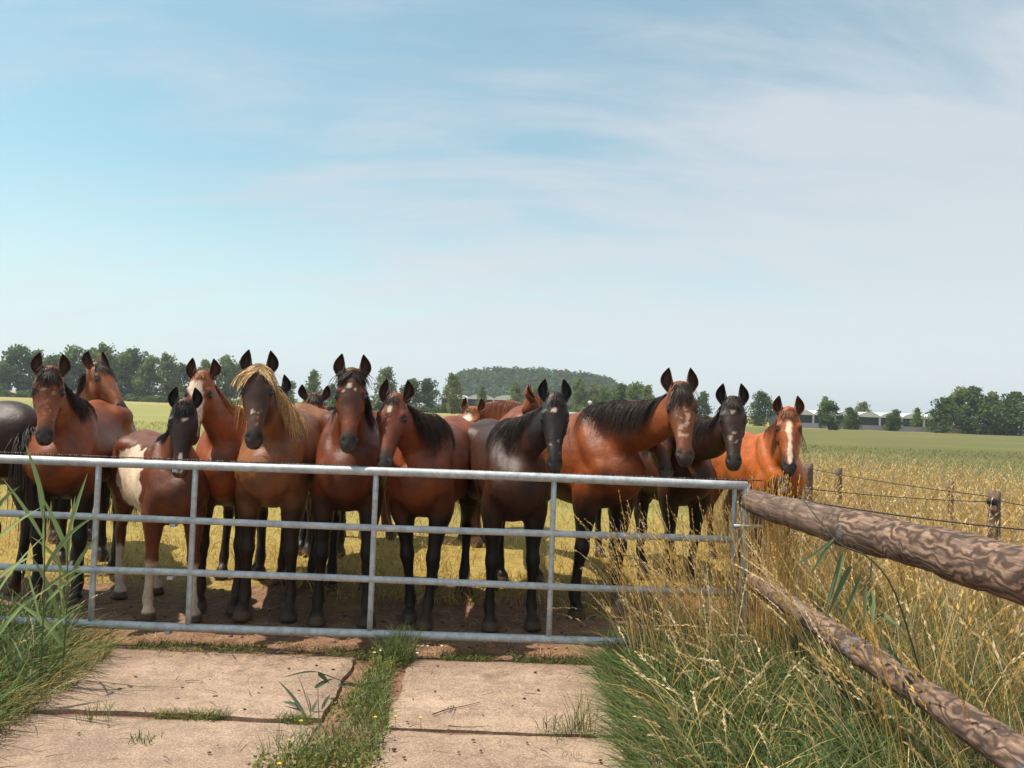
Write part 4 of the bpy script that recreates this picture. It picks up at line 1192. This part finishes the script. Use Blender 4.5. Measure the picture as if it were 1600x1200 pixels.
# horses seen only between the front row
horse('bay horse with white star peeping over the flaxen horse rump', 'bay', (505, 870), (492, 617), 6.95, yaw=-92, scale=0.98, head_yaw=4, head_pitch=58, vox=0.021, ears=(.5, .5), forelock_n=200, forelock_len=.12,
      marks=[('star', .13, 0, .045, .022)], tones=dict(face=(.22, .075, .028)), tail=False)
horse('dark horse hidden behind the flaxen mane, one ear showing', 'brown', (428, 900), (432, 606), 6.35, yaw=-95, scale=1.0, head_yaw=0, head_pitch=60, vox=0.023, tail=False)
horse('bright chestnut with white face, head lowered behind the red bay', 'chestnut', (738, 845), (736, 637), 7.7, yaw=-95, scale=0.98, head_yaw=-18, head_pitch=52, vox=0.021, ears=(.15, .15), forelock_n=60, forelock_len=.08,
      tones=dict(face=(.42, .15, .035)), marks=[('blaze', [(.05, -.01, .02), (.15, -.01, .05), (.4, 0, .04), (.55, 0, .04)])], tail=False)
horse('chestnut horse with combed mane facing right behind the black horse', 'chestnut', (745, 850), (838, 617), 6.75, yaw=-14, scale=1.0, head_yaw=84, head_pitch=35, mane_side=-1, mane_len=.32, mane_n=1300, vox=0.014,
      tones=dict(mane=(.17, .048, .022), body=(.26, .078, .022)), tail=False)
horse('brown horse muzzle showing below the big bay chin', 'brown', (1022, 905), (1030, 652), 6.1, yaw=-75, scale=0.98, head_yaw=14, head_pitch=52, mane_side=-1, vox=0.021, tail=False,
      tones=dict(face=(.13, .05, .025), body=(.12, .042, .018), muz=(.07, .05, .045)))
# ------------------------------------------------------------------ grasses
def grass_material(name):
    N = NT(name)
    c = N.attr()
    d = N.bsdf(c, 0.55, 0.25)
    t = N.node('ShaderNodeBsdfTranslucent'); N.put(t.inputs[0], c)
    m = N.node('ShaderNodeMixShader'); m.inputs[0].default_value = 0.33
    N.l.new(d.outputs[0], m.inputs[1]); N.l.new(t.outputs[0], m.inputs[2])
    return N.finish(m)
M_GRASS = grass_material('grass_blades')
class Bag:
    def __init__(self): self.V, self.F, self.C, self.n = [], [], [], 0
    def add(self, V, F, C):
        self.V.append(V); self.F.append(F + self.n); self.C.append(C); self.n += len(V)
    def obj(self, name, label, cat, kind='stuff', group=None, parent=None):
        V = np.concatenate(self.V); C = np.concatenate(self.C)
        tri = [f for f in self.F if f.shape[1] == 3]; qd = [f for f in self.F if f.shape[1] == 4]
        o = np_mesh(name, V, ([np.concatenate(tri)] if tri else []) + ([np.concatenate(qd)] if qd else []), M_GRASS, parent, True, C)
        if label: tag(o, label, cat, group, kind)
        return o
def blade_lines(P, h, dirn, lean, seg, r, droop=0.0):
    """centre lines of blades: P (n,3), height, lean azimuth, lean 0..1"""
    t = np.linspace(0, 1, seg + 1)[None, :]
    d = np.stack([np.cos(dirn), np.sin(dirn)], -1)
    hor = (lean[:, None] * t ** 1.7) * h[:, None]
    ver = h[:, None] * (t - (0.45 * lean[:, None] ** 1.3 + droop) * t ** 2.4)
    X = P[:, None, 0] + d[:, None, 0] * hor; Yv = P[:, None, 1] + d[:, None, 1] * hor; Z = P[:, None, 2] + ver
    return np.stack([X, Yv, Z], -1)
def ribbons(path, width, r, profile, twist=None):
    n, m = path.shape[:2]
    T = unit(np.gradient(path, axis=1))
    a = r.random(n) * math.pi * 2
    W = np.stack([np.cos(a), np.sin(a), 0.15 * r.normal(size=n)], -1)[:, None, :]
    W = unit(W - T * (T * W).sum(-1, keepdims=True))
    t = np.linspace(0, 1, m)
    w = width[:, None, None] * profile(t)[None, :, None] / 2
    V = np.stack([path - W * w, path + W * w], 2).reshape(-1, 3)
    b = (np.arange(n)[:, None] * m + np.arange(m - 1)[None]) * 2
    F = np.stack([b, b + 1, b + 3, b + 2], -1).reshape(-1, 4)
    return V, F
PROF = lambda t: np.clip(0.65 + 0.5 * t - 1.12 * t ** 2.2, 0.03, 1)
THIN = lambda t: 1.0 - 0.55 * t
def blade_patch(bag, P, h, width, r, tones, lean=(0.2, 0.7), seg=4, wind=None, droop=0.0, rootdark=0.7):
    n = len(P)
    dirn = r.random(n) * 6.283 if wind is None else r.normal(wind[0], wind[1], n)
    ln = r.uniform(lean[0], lean[1], n)
    path = blade_lines(P, h, dirn, ln, seg, r, droop)
    path += (r.normal(size=(n, 1, 3)) * h[:, None, None] * 0.06) * np.linspace(0, 1, seg + 1)[None, :, None] ** 1.5
    V, F = ribbons(path, width, r, PROF)
    tones = np.array(tones)
    c = tones[r.integers(0, len(tones), n)] * (0.7 + 0.6 * r.random((n, 1)))
    C = np.repeat(c, 2 * (seg + 1), 0)
    bag.add(V, F, C)
    return path
def stalk_patch(bag, P, h, r, tones, lean=(0.1, 0.45), seg=6, wind=None, thick=0.0032, head=0.24, spk=22, spl=0.016, spread=0.4):
    n = len(P)
    dirn = r.random(n) * 6.283 if wind is None else r.normal(wind[0], wind[1], n)
    path = blade_lines(P, h, dirn, r.uniform(lean[0], lean[1], n), seg, r)
    path += (r.normal(size=(n, 1, 3)) * h[:, None, None] * 0.03) * np.sin(np.linspace(0, 3.1, seg + 1))[None, :, None]
    tones = np.array(tones)
    c = tones[r.integers(0, len(tones), n)] * (0.75 + 0.5 * r.random((n, 1)))
    for k in range(2):
        V, F = ribbons(path, np.full(n, thick), r, THIN)
        bag.add(V, F, np.repeat(c, 2 * (seg + 1), 0))
    if spk:
        u = 1 - head * r.random((n, spk)) ** 0.8
        ti = u * seg; i0 = np.clip(ti.astype(int), 0, seg - 1); f = (ti - i0)[..., None]
        idx = np.arange(n)[:, None]
        B = path[idx, i0] * (1 - f) + path[idx, i0 + 1] * f
        T = unit(path[idx, i0 + 1] - path[idx, i0])
        out = unit(r.normal(size=(n, spk, 3)))
        d = unit(T + out * spread)
        s = unit(np.cross(d, unit(r.normal(size=(n, spk, 3)))))
        L = spl * (0.6 + 0.7 * r.random((n, spk, 1))); Wd = L * 0.17
        V = np.stack([B, B + d * L * 0.45 + s * Wd, B + d * L, B + d * L * 0.45 - s * Wd], 2).reshape(-1, 3)
        bag.add(V, np.arange(len(V)).reshape(-1, 4), np.repeat(np.repeat(c * 1.12, spk, 0), 4, 0))
    return path
GREEN = [(0.115, 0.165, 0.040), (0.145, 0.200, 0.060), (0.185, 0.225, 0.085), (0.085, 0.135, 0.045), (0.23, 0.23, 0.09)]
DEEP = [(0.070, 0.110, 0.034), (0.090, 0.135, 0.044), (0.115, 0.150, 0.052)]
GOLD = [(0.64, 0.42, 0.125), (0.72, 0.50, 0.18), (0.54, 0.33, 0.09), (0.66, 0.48, 0.21)]
STRAWC = [(0.40, 0.27, 0.08), (0.50, 0.35, 0.12), (0.30, 0.20, 0.06), (0.34, 0.27, 0.07)]
PALE = [(0.58, 0.44, 0.25), (0.66, 0.52, 0.32), (0.50, 0.36, 0.17)]
def inside(xy, poly):
    poly = np.array(poly); x, y = xy[:, 0], xy[:, 1]; c = np.zeros(len(xy), bool); j = len(poly) - 1
    for i in range(len(poly)):
        xi, yi = poly[i]; xj, yj = poly[j]
        c ^= ((yi > y) != (yj > y)) & (x < (xj - xi) * (y - yi) / (yj - yi + 1e-9) + xi); j = i
    return c
def scatter(poly, n, r, clump=None):
    poly = np.array(poly, float); lo, hi = poly.min(0), poly.max(0)
    P = lo + (hi - lo) * r.random((int(n * 2.6) + 40, 2))
    P = P[inside(P, poly)]
    if clump:
        w = fbm(np.c_[P, 0 * P[:, :1]], clump, 2)
        P = P[w > 0.40 + 0.22 * r.random(len(P))]
    P = P[:n]
    return np.c_[P, ground_z(P[:, 0], P[:, 1]).clip(-0.02, 1)]
R1 = np.random.default_rng(101)
# verge to the right of the slabs
VERGE = [(0.62, 2.4), (0.74, 3.2), (0.80, 3.8), (0.86, 4.4), (0.80, 4.75), (0.62, 4.98), (0.75, 5.35), (1.65, 5.6), (2.0, 5.2), (1.9, 2.4)]
b = Bag()
P = scatter(VERGE, 11500, R1)
dist_edge = smooth01(0.55, 1.25, P[:, 0])
blade_patch(b, P, (0.16 + 0.26 * R1.random(len(P))) * (0.55 + 0.55 * dist_edge), 0.006 + 0.007 * R1.random(len(P)), R1, GREEN + DEEP, (0.3, 1.0), 5)
P = scatter(VERGE, 1500, R1)
blade_patch(b, P, 0.22 + 0.34 * R1.random(len(P)), 0.004 + 0.004 * R1.random(len(P)), R1, GOLD + GREEN[2:], (0.3, 1.0), 5)
P = scatter([(0.62, 2.4), (0.92, 2.4), (1.02, 4.6), (0.70, 4.95), (0.60, 4.8)], 1500, R1)
blade_patch(b, P, 0.20 + 0.16 * R1.random(len(P)), 0.005 + 0.004 * R1.random(len(P)), R1, GREEN, (0.7, 1.1), 5, wind=(math.pi, 0.6))
b.obj('verge_grass', 'thick green grass on the verge right of the concrete', 'grass')
b = Bag()
P = scatter(VERGE, 170, R1, 1.5)
stalk_patch(b, P, 0.38 + 0.40 * R1.random(len(P)), R1, PALE, (0.3, 0.95), wind=(2.6, 1.0), thick=0.0032, spk=30, spl=0.020, spread=0.45)
P = scatter([(0.80, 4.7), (0.75, 5.05), (1.2, 5.2), (1.72, 5.05), (1.72, 4.55), (1.25, 4.3)], 260, R1)
stalk_patch(b, P, 0.75 + 0.45 * R1.random(len(P)), R1, GOLD + PALE, (0.10, 0.55), wind=(2.9, 0.8), thick=0.0036, spk=26, spl=0.018, spread=0.35)
P = scatter([(1.56, 4.75), (1.56, 5.0), (1.80, 5.0), (1.80, 4.75)], 90, R1)
stalk_patch(b, P, 0.95 + 0.40 * R1.random(len(P)), R1, GOLD, (0.02, 0.16), thick=0.0042, spk=26, spl=0.018, spread=0.3)
P = scatter([(1.2, 2.5), (1.45, 3.1), (1.62, 4.6), (1.9, 4.4), (1.75, 2.4)], 70, R1)
stalk_patch(b, P, 0.75 + 0.40 * R1.random(len(P)), R1, GOLD + PALE, (0.15, 0.6), wind=(2.7, 0.5), thick=0.0034, spk=70, spl=0.017, spread=0.40)
b.obj('seed_stalks', 'golden seed stalks rising from the verge beside the gate end', 'grass')
# golden strip between the log fence and the wire fences
b = Bag()
STRIP = [(1.75, 2.6), (1.85, 5.4), (2.3, 8.0), (3.0, 12.0), (4.6, 17.0), (7.5, 17.0), (9.5, 14.0), (6.5, 8.0), (4.5, 4.5), (3.2, 2.6)]
P = scatter(STRIP, 18000, R1)
near = smooth01(9, 4, P[:, 1])
blade_patch(b, P, (0.45 + 0.45 * R1.random(len(P))) * (1.0 - 0.3 * near), (0.007 - 0.002 * near) * (0.7 + 0.6 * R1.random(len(P))), R1, GOLD + STRAWC + PALE + GREEN[2:], (0.2, 0.8), 3)
P = scatter([(1.7, 2.4), (1.8, 5.2), (2.6, 6.5), (4.2, 6.0), (3.0, 2.4)], 5200, R1)
blade_patch(b, P, 0.22 + 0.30 * R1.random(len(P)), 0.005 + 0.004 * R1.random(len(P)), R1, GREEN + DEEP, (0.3, 0.9), 4)
P = scatter(STRIP, 5200, R1)
stalk_patch(b, P, 0.70 + 0.42 * R1.random(len(P)), R1, PALE + GOLD + PALE, (0.1, 0.6), 4, thick=0.0042, spk=9, spl=0.034, spread=0.28)
b.obj('golden_grass', 'tall golden dry grass between log fence and wire fence', 'grass')
# trampled straw and meadow behind the gate
b = Bag()
def frustum(n, y0, y1, r, power=1.0):
    y = y0 + (y1 - y0) * r.random(n) ** power
    x = (r.random(n) * 2 - 1) * y * 0.72
    return np.c_[x, y, ground_z(x, y)]
P = frustum(26000, 6.4, 14, R1, 1.3)
k = fbm(P, 1.1, 2) + 0.06 * (P[:, 1] - 6.4) > 0.47
P = P[k]
blade_patch(b, P, 0.05 + 0.12 * R1.random(len(P)), 0.005 + 0.005 * R1.random(len(P)), R1, STRAWC + GOLD + [(0.22, 0.22, 0.06)], (0.4, 1.1), 3)
P = frustum(36000, 13, 46, R1, 1.4)
sc = P[:, 1] / 14
rt = (P[:, 0] / P[:, 1] > 0.26)
for m, tn in ((~rt, [(0.24, 0.25, 0.055), (0.32, 0.29, 0.075), (0.18, 0.205, 0.045), (0.40, 0.33, 0.11)]), (rt, [(0.135, 0.125, 0.044), (0.175, 0.158, 0.058), (0.11, 0.105, 0.038), (0.26, 0.215, 0.085)])):
    Q_ = P[m]
    blade_patch(b, Q_, 0.08 + 0.12 * R1.random(len(Q_)), 0.008 * sc[m] * (0.7 + 0.6 * R1.random(len(Q_))), R1, tn, (0.3, 0.9), 2)
b.obj('meadow_grass', 'short dry meadow grass under and behind the horses', 'grass')
# loose straw on the trampled earth and the slabs
b = Bag()
P = np.c_[R1.uniform(-3.6, 1.6, 5200), R1.uniform(4.98, 7.4, 5200), np.zeros(5200)]
P[:, 2] = ground_z(P[:, 0], P[:, 1]) + 0.006
n = len(P); a = R1.random(n) * 6.28; L = R1.uniform(0.03, 0.13, n)
path = P[:, None, :] + np.stack([np.cos(a), np.sin(a), 0.08 * R1.normal(size=n)], -1)[:, None, :] * (L[:, None] * np.linspace(0, 1, 4)[None])[..., None]
path[..., 2] = np.maximum(path[..., 2], P[:, None, 2]); path[:, 1:3, 2] += 0.006
V, F = ribbons(path, R1.uniform(0.003, 0.006, n), R1, THIN); b.add(V, F, np.repeat(np.array(STRAWC + PALE)[R1.integers(0, 7, n)] * 0.85, 8, 0))
P = np.c_[R1.uniform(-2.6, 0.8, 130), R1.uniform(3.0, 4.95, 130), np.full(130, 0.040)]
P = np.concatenate([P, np.c_[R1.uniform(-2.2, -0.9, 160), R1.normal(4.93, 0.05, 160), np.full(160, 0.042)]])
n = len(P); a = R1.normal(0.2, 0.8, n); L = R1.uniform(0.02, 0.11, n)
path = P[:, None, :] + np.stack([np.cos(a), np.sin(a), 0 * a], -1)[:, None, :] * (L[:, None] * np.linspace(0, 1, 4)[None])[..., None]
path[:, 1:3, 2] += 0.004
V, F = ribbons(path, R1.uniform(0.003, 0.007, n), R1, THIN); b.add(V, F, np.repeat(np.array([(0.12, 0.08, 0.045), (0.30, 0.2, 0.1), (0.06, 0.04, 0.03)])[R1.integers(0, 3, n)], 8, 0))
b.obj('straw_litter', 'loose straw and stems scattered over earth and concrete', 'straw')
# clods of earth and dung
b = Bag()
ico = np.array([(0, 0, 1), (.89, 0, .45), (.28, .85, .45), (-.72, .53, .45), (-.72, -.53, .45), (.28, -.85, .45), (.72, .53, -.2), (-.28, .85, -.2), (-.89, 0, -.2), (-.28, -.85, -.2), (.72, -.53, -.2)])
icf = np.array([(0, 1, 2), (0, 2, 3), (0, 3, 4), (0, 4, 5), (0, 5, 1), (1, 6, 2), (2, 6, 7), (2, 7, 3), (3, 7, 8), (3, 8, 4), (4, 8, 9), (4, 9, 5), (5, 9, 10), (5, 10, 1), (1, 10, 6)])
for k in range(300):
    on_slab = k < 60
    x, y = (R1.uniform(-2.3, 0.7), R1.uniform(3.2, 4.9)) if on_slab else (R1.uniform(-3.4, 1.4), R1.uniform(5.0, 6.9))
    z = 0.030 if on_slab else float(ground_z(np.array([x]), np.array([y]))[0])
    s_ = R1.uniform(0.004, 0.010) if on_slab else R1.uniform(0.005, 0.018)
    V = ico * np.array([s_ * R1.uniform(.8, 1.6), s_ * R1.uniform(.8, 1.4), s_ * 0.7]) * (1 + 0.25 * R1.normal(size=(11, 1))) + np.array([x, y, z])
    b.add(V, icf, np.tile(np.array((0.115, 0.070, 0.046)) * R1.uniform(0.5, 1.7), (11, 1)))
b.obj('earth_clods', 'small clods and crumbs on earth and concrete', 'earth')
# left clump of rank grass
LEFT = [(-2.30, 3.3), (-2.48, 3.9), (-2.50, 4.3), (-2.68, 4.75), (-2.85, 5.15), (-3.2, 5.5), (-4.6, 5.6), (-4.6, 3.0), (-2.9, 3.0)]
b = Bag()
P = scatter(LEFT, 7500, R1)
blade_patch(b, P, 0.13 + 0.22 * R1.random(len(P)), 0.007 + 0.009 * R1.random(len(P)), R1, GREEN + DEEP, (0.3, 1.1), 5)
P = scatter([(-2.35, 3.6), (-2.36, 4.2), (-2.42, 4.8), (-2.55, 5.1), (-2.9, 5.2), (-2.9, 3.6)], 1900, R1)
blade_patch(b, P, 0.10 + 0.18 * R1.random(len(P)), 0.004 + 0.004 * R1.random(len(P)), R1, GREEN + STRAWC[:2], (0.6, 1.1), 5, wind=(-0.3, 0.7))
P = scatter(LEFT, 110, R1)
stalk_patch(b, P, 0.35 + 0.35 * R1.random(len(P)), R1, PALE + GREEN[2:3], (0.2, 0.8), thick=0.003, spk=14, spl=0.016)
b.obj('rank_grass', 'rank green grass clump at the left of the concrete', 'grass')
# weeds in the seam between the slabs, and at their far edge
b = Bag()
def leaflets(bag, P, size, r, tones, hgt):
    n = len(P)
    Q = P + np.c_[r.normal(size=(n, 2)) * 0.02, r.random(n) * hgt]
    V, F = quads_at(Q, size, r)
    bag.add(V, F, np.repeat(np.array(tones)[r.integers(0, len(tones), n)] * (0.7 + 0.6 * r.random((n, 1))), 4, 0))
SEAM = [(-1.08, 2.6), (-1.10, 3.4), (-1.08, 3.75), (-0.88, 4.05), (-0.84, 4.35), (-0.80, 4.7), (-0.84, 5.05), (-0.62, 5.1), (-0.66, 4.6), (-0.62, 4.3), (-0.56, 3.9), (-0.52, 3.2), (-0.52, 2.6)]
WEED = [(0.17, 0.205, 0.045), (0.21, 0.22, 0.06), (0.12, 0.16, 0.04), (0.25, 0.22, 0.06)]
P = scatter(SEAM, 3000, R1, 2.6); P[:, 2] = 0.02
leaflets(b, P, 0.017, R1, WEED, 0.06)
P = scatter(SEAM, 2300, R1, 3.0); P[:, 2] = 0.0
blade_patch(b, P, 0.05 + 0.13 * R1.random(len(P)), 0.003 + 0.004 * R1.random(len(P)), R1, GREEN, (0.3, 1.0), 4)
P = scatter([(-0.78, 4.85), (-0.78, 5.08), (-0.56, 5.08), (-0.56, 4.85)], 260, R1); P[:, 2] = 0.0
blade_patch(b, P, 0.16 + 0.12 * R1.random(len(P)), 0.004 + 0.003 * R1.random(len(P)), R1, GREEN, (0.1, 0.7), 4)
for y0, y1, x0, x1, nn in ((4.94, 5.12, -2.4, -0.8, 2600), (4.97, 5.10, -0.6, 0.9, 2600), (3.93, 4.0, -1.75, -0.95, 900), (3.93, 3.99, -2.8, -2.3, 500), (3.895, 3.94, 0.2, 1.0, 120)):
    P = np.c_[R1.uniform(x0, x1, nn), R1.uniform(y0, y1, nn), np.full(nn, 0.005)]
    P = P[fbm(P, 4.0, 2) > 0.44]
    blade_patch(b, P, 0.025 + 0.055 * R1.random(len(P)), 0.003 + 0.003 * R1.random(len(P)), R1, DEEP + STRAWC[2:] + GREEN[:2], (0.4, 1.1), 3)
b.obj('seam_weeds', 'green weeds and moss growing in the seams of the concrete', 'weeds')

# ------------------------------------------------------------------ single plants
def plant(name, label, cat, base, build, group=None):
    root = empty(name, base); tag(root, label, cat, group); build(root); return root
def leaf_obj(root, name, base, tip, width, bend, tone, r, seg=8):
    base, tip = np.asarray(base, float), np.asarray(tip, float)
    t = np.linspace(0, 1, seg + 1)[:, None]
    path = base + (tip - base) * t + np.array([0, 0, 1.0]) * bend * np.sin(math.pi * t ** 0.8) * np.linalg.norm(tip - base)
    T = unit(np.gradient(path, axis=0))
    W = unit(np.cross(T, unit(np.array([0.25 * r.normal(), -1.0, 0.5 + 0.3 * r.normal()])))); U = np.cross(W, T)
    w = width * np.interp(t[:, 0], [0, .12, .35, .7, 1], [.35, .8, 1, .6, .03])[:, None] / 2
    V = np.stack([path - W * w + U * w * .35, path, path + W * w + U * w * .35], 1).reshape(-1, 3)
    I = np.arange(3 * (seg + 1)).reshape(seg + 1, 3)
    F = np.concatenate([np.stack([I[:-1, k], I[:-1, k + 1], I[1:, k + 1], I[1:, k]], -1) for k in (0, 1)])
    C = np.tile(np.array(tone) * (0.8 + 0.4 * r.random()), (len(V), 1))
    np_mesh(name, V, F, M_GRASS, root, True, C)
def stem_obj(root, pts, r0, tone):
    p = catmull(np.array(pts, float), 4)[None]
    V, Q, t, i = tubes(p, np.array([r0]), lambda t: 1 - 0.6 * t, 6, 3)
    np_mesh('stem', V, Q, M_GRASS, root, True, np.tile(np.array(tone), (len(V), 1)))
REED = (0.27, 0.345, 0.135)
def reed(base, top, label, r, nleaf=9, w=0.026, tone=REED, spread=0.42):
    base, top = np.asarray(base, float), np.asarray(top, float)
    def build(root):
        v = top - base
        stem_obj(root, [(0, 0, -0.02), v * 0.5 + np.array([0.01, 0, 0]), v], 0.0055, (0.16, 0.18, 0.07))
        for k in range(nleaf):
            f = 0.25 + 0.75 * k / (nleaf - 1)
            a = r.choice([0.0, math.pi]) + r.normal() * 0.7
            L = spread * (1.1 - 0.35 * f) * r.uniform(0.8, 1.25)
            el = r.uniform(0.35, 1.15) + 0.3 * f
            tip = v * f + np.array([math.cos(a) * math.cos(el), math.sin(a) * math.cos(el) * 0.7, math.sin(el)]) * L
            leaf_obj(root, 'leaf', v * f, tip, w * r.uniform(0.7, 1.15), 0.10 * r.uniform(0.3, 1.5), tone, r)
    return plant('reed', label, 'reed', base, build, 'reeds at the left edge')
rr = np.random.default_rng(77)
for (px, py, tx, ty, Yd, lab) in [(66, 1000, 70, 790, 4.3, 'tallest green reed in front of the leftmost bay horse'), (100, 1000, 106, 840, 4.4, 'leafy reed just right of the tallest one at left'),
                                  (-14, 1000, -20, 760, 4.0, 'reed mostly outside the left edge, one long blade showing')]:
    g = at_depth(px, py, Yd); g[2] = 0.0
    reed(g, at_depth(tx, ty, Yd - 0.05), lab, rr)
# drooping reed across the timber fence
def droop(root):
    o = np.array(at_depth(1250, 770, 3.6)); base = np.array(root.location)
    P = [at_depth(x, y, d) - base for x, y, d in ((1455, 1110, 2.9), (1400, 930, 2.9), (1355, 870, 2.95), (1310, 848, 3.0), (1262, 790, 3.1), (1248, 772, 3.15))]
    stem_obj(root, P, 0.004, (0.10, 0.10, 0.05))
    for a, bq, w in (((1304, 840), (1238, 885), .012), ((1302, 843), (1262, 905), .022), ((1318, 862), (1289, 958), .024), ((1330, 884), (1292, 965), .022), ((1345, 898), (1316, 968), .024), ((1352, 912), (1350, 985), .020),
                     ((1362, 925), (1364, 975), .022), ((1362, 870), (1358, 920), .016), ((1372, 960), (1410, 985), .02), ((1380, 1000), (1420, 1050), .022)):
        leaf_obj(root, 'leaf', at_depth(*a, 2.95) - base, at_depth(*bq, 2.85) - base, w * rr.uniform(0.6, 1.1), rr.uniform(-0.06, 0.08), (0.13, 0.175, 0.085), rr)
gb = at_depth(1455, 1110, 2.9); gb[2] = 0.0
def droop_full(root):
    droop(root)
    stem_obj(root, [(0, 0, -0.02), (0.0, 0, 0.2), np.array(at_depth(1455, 1110, 2.9)) - np.array(root.location)], 0.0045, (0.10, 0.10, 0.05))
plant('reed', 'drooping green reed hanging between the two log rails', 'reed', gb, droop_full)
# broken reed lying on the slab
def broken(root):
    base = np.array(root.location)
    g = lambda x, y, z=0.05: on_ground(x, y, z) - base
    stem_obj(root, [g(500, 1150, .04), g(497, 1090, .10), g(497, 1050, .17)], 0.003, (0.09, 0.10, 0.05))
    stem_obj(root, [g(497, 1050, .16), g(540, 1065, .08), g(600, 1078, .05)], 0.003, (0.09, 0.10, 0.05))
    for a, bq, za, zb, w in (((478, 1120), (433, 1062), .03, .12, .018), ((473, 1108), (440, 1096), .04, .05, .022), ((497, 1050), (438, 1060), .16, .10, .010), ((497, 1052), (515, 1068), .16, .09, .024), ((492, 1075), (522, 1060), .08, .12, .024),
                             ((488, 1112), (497, 1092), .03, .08, .020), ((503, 1108), (517, 1084), .03, .08, .020), ((485, 1115), (463, 1050), .03, .14, .008), ((528, 1072), (558, 1070), .06, .06, .02), ((560, 1075), (620, 1062), .05, .05, .009), ((540, 1070), (575, 1078), .05, .03, .016)):
        leaf_obj(root, 'leaf', g(*a, za), g(*bq, zb), w, 0.05, (0.085, 0.115, 0.06), rr)
plant('reed', 'broken reed lying on the concrete beside the seam weeds', 'reed', on_ground(498, 1150, 0.03), broken)
def tuft(px, py, h, n, spread, label, tone=GREEN, z=0.03):
    base = on_ground(px, py, z)
    bag = Bag(); r = np.random.default_rng(int(px))
    P = np.c_[r.normal(size=(n, 2)) * spread * 0.18, np.zeros(n) - 0.005]
    blade_patch(bag, P, h * r.uniform(0.55, 1.1, n), r.uniform(0.003, 0.006, n), r, tone, (0.1, 0.8), 5)
    o = bag.obj('grass_tuft', None, None); o.location = tuple(base)
    tag(o, label, 'grass tuft', 'grass tufts in the slab joints')
tuft(908, 1142, 0.26, 46, 0.18, 'upright grass tuft on the right concrete slab', GREEN + STRAWC[:2])
tuft(876, 1143, 0.10, 70, 0.35, 'low spreading grass left of the upright tuft', DEEP)
tuft(148, 1122, 0.12, 34, 0.25, 'small grass tuft in the joint of the left slab')
tuft(222, 1156, 0.05, 40, 0.16, 'tiny moss tuft on the near left slab', DEEP)
tuft(896, 1182, 0.05, 14, 0.10, 'tiny brown tuft at the bottom of the right slab', STRAWC)
M_YEL, M_DAISY = plain('yellow_petal', (0.75, 0.50, 0.02)), plain('white_petal', (0.75, 0.72, 0.66))
def flower(px, py, z, rad, mat, label, group):
    p = on_ground(px, py, z)
    root = empty('flower', (p[0], p[1], 0)); tag(root, label, 'flower', group)
    V, Q, t, i = tubes(np.array([[(0, 0, 0), (0.004, 0, z * 0.5), (0, 0, z)]], float), np.array([0.0016]), lambda t: 1 - 0.3 * t, 4)
    np_mesh('stem', V, Q, M_GRASS, root, True, np.tile(np.array(GREEN[0]), (len(V), 1)))
    k = np.arange(10); a = k * 2 * math.pi / 10; rr_ = rad * np.where(k % 2, 1.0, 0.55)
    V = np.concatenate([[(0, 0, z)], np.stack([np.cos(a) * rr_, np.sin(a) * rr_, np.full(10, z + rad * 0.35)], -1), [(0, 0, z - rad * 0.4)]])
    F = np.concatenate([np.stack([np.zeros(10, int), 1 + k, 1 + (k + 1) % 10], -1), np.stack([np.full(10, 11), 1 + (k + 1) % 10, 1 + k], -1)])
    np_mesh('petals', V, F, mat, root, False)
for px, py, lab in ((657, 1122, 'yellow flower alone on the right slab edge'), (451, 1157, 'yellow flower at the left foot of the seam weeds'), (470, 1127, 'yellow flower left of the seam weeds, second up'),
                    (586, 1121, 'yellow flower inside the seam weeds'), (618, 1120, 'yellow flower at the right side of the seam weeds'), (436, 1194, 'yellow flower at the bottom edge of the picture')):
    flower(px, py, 0.075, 0.013, M_YEL, lab, 'yellow flowers in the concrete seam')
for k, (px, py) in enumerate(((594, 1017), (600, 1002), (607, 993), (621, 998), (660, 1010), (668, 1010), (690, 1010), (683, 1001), (693, 997), (758, 1003), (652, 1021), (585, 1020))):
    flower(px, py, 0.10, 0.012, M_DAISY, 'small white daisy under the bottom gate rail', 'white daisies under the gate')

twig([(676, 1116), (700, 1108), (725, 1103), (750, 1097)], 0.0035, 'thin dark twig on the right concrete slab')
twig([(700, 1134), (730, 1136), (765, 1134)], 0.0025, 'pale straight twig lying below the dark one')
# ------------------------------------------------------------------ summer haze over the land
def haze_material(density):
    N = NT('summer_haze')
    v = N.node('ShaderNodeVolumePrincipled')
    v.inputs['Color'].default_value = (0.86, 0.93, 1.0, 1)
    v.inputs['Density'].default_value = density
    v.inputs['Anisotropy'].default_value = 0.2
    N.l.new(v.outputs[0], N.out.inputs['Volume'])
    return N.m
V, F = box_mesh((0, 1270, 29), (4020, 2680, 60.0))
hz = np_mesh('haze', V, F, haze_material(0.00042), None, False)
tag(hz, 'thin summer haze lying over the meadow', 'haze', kind='stuff')
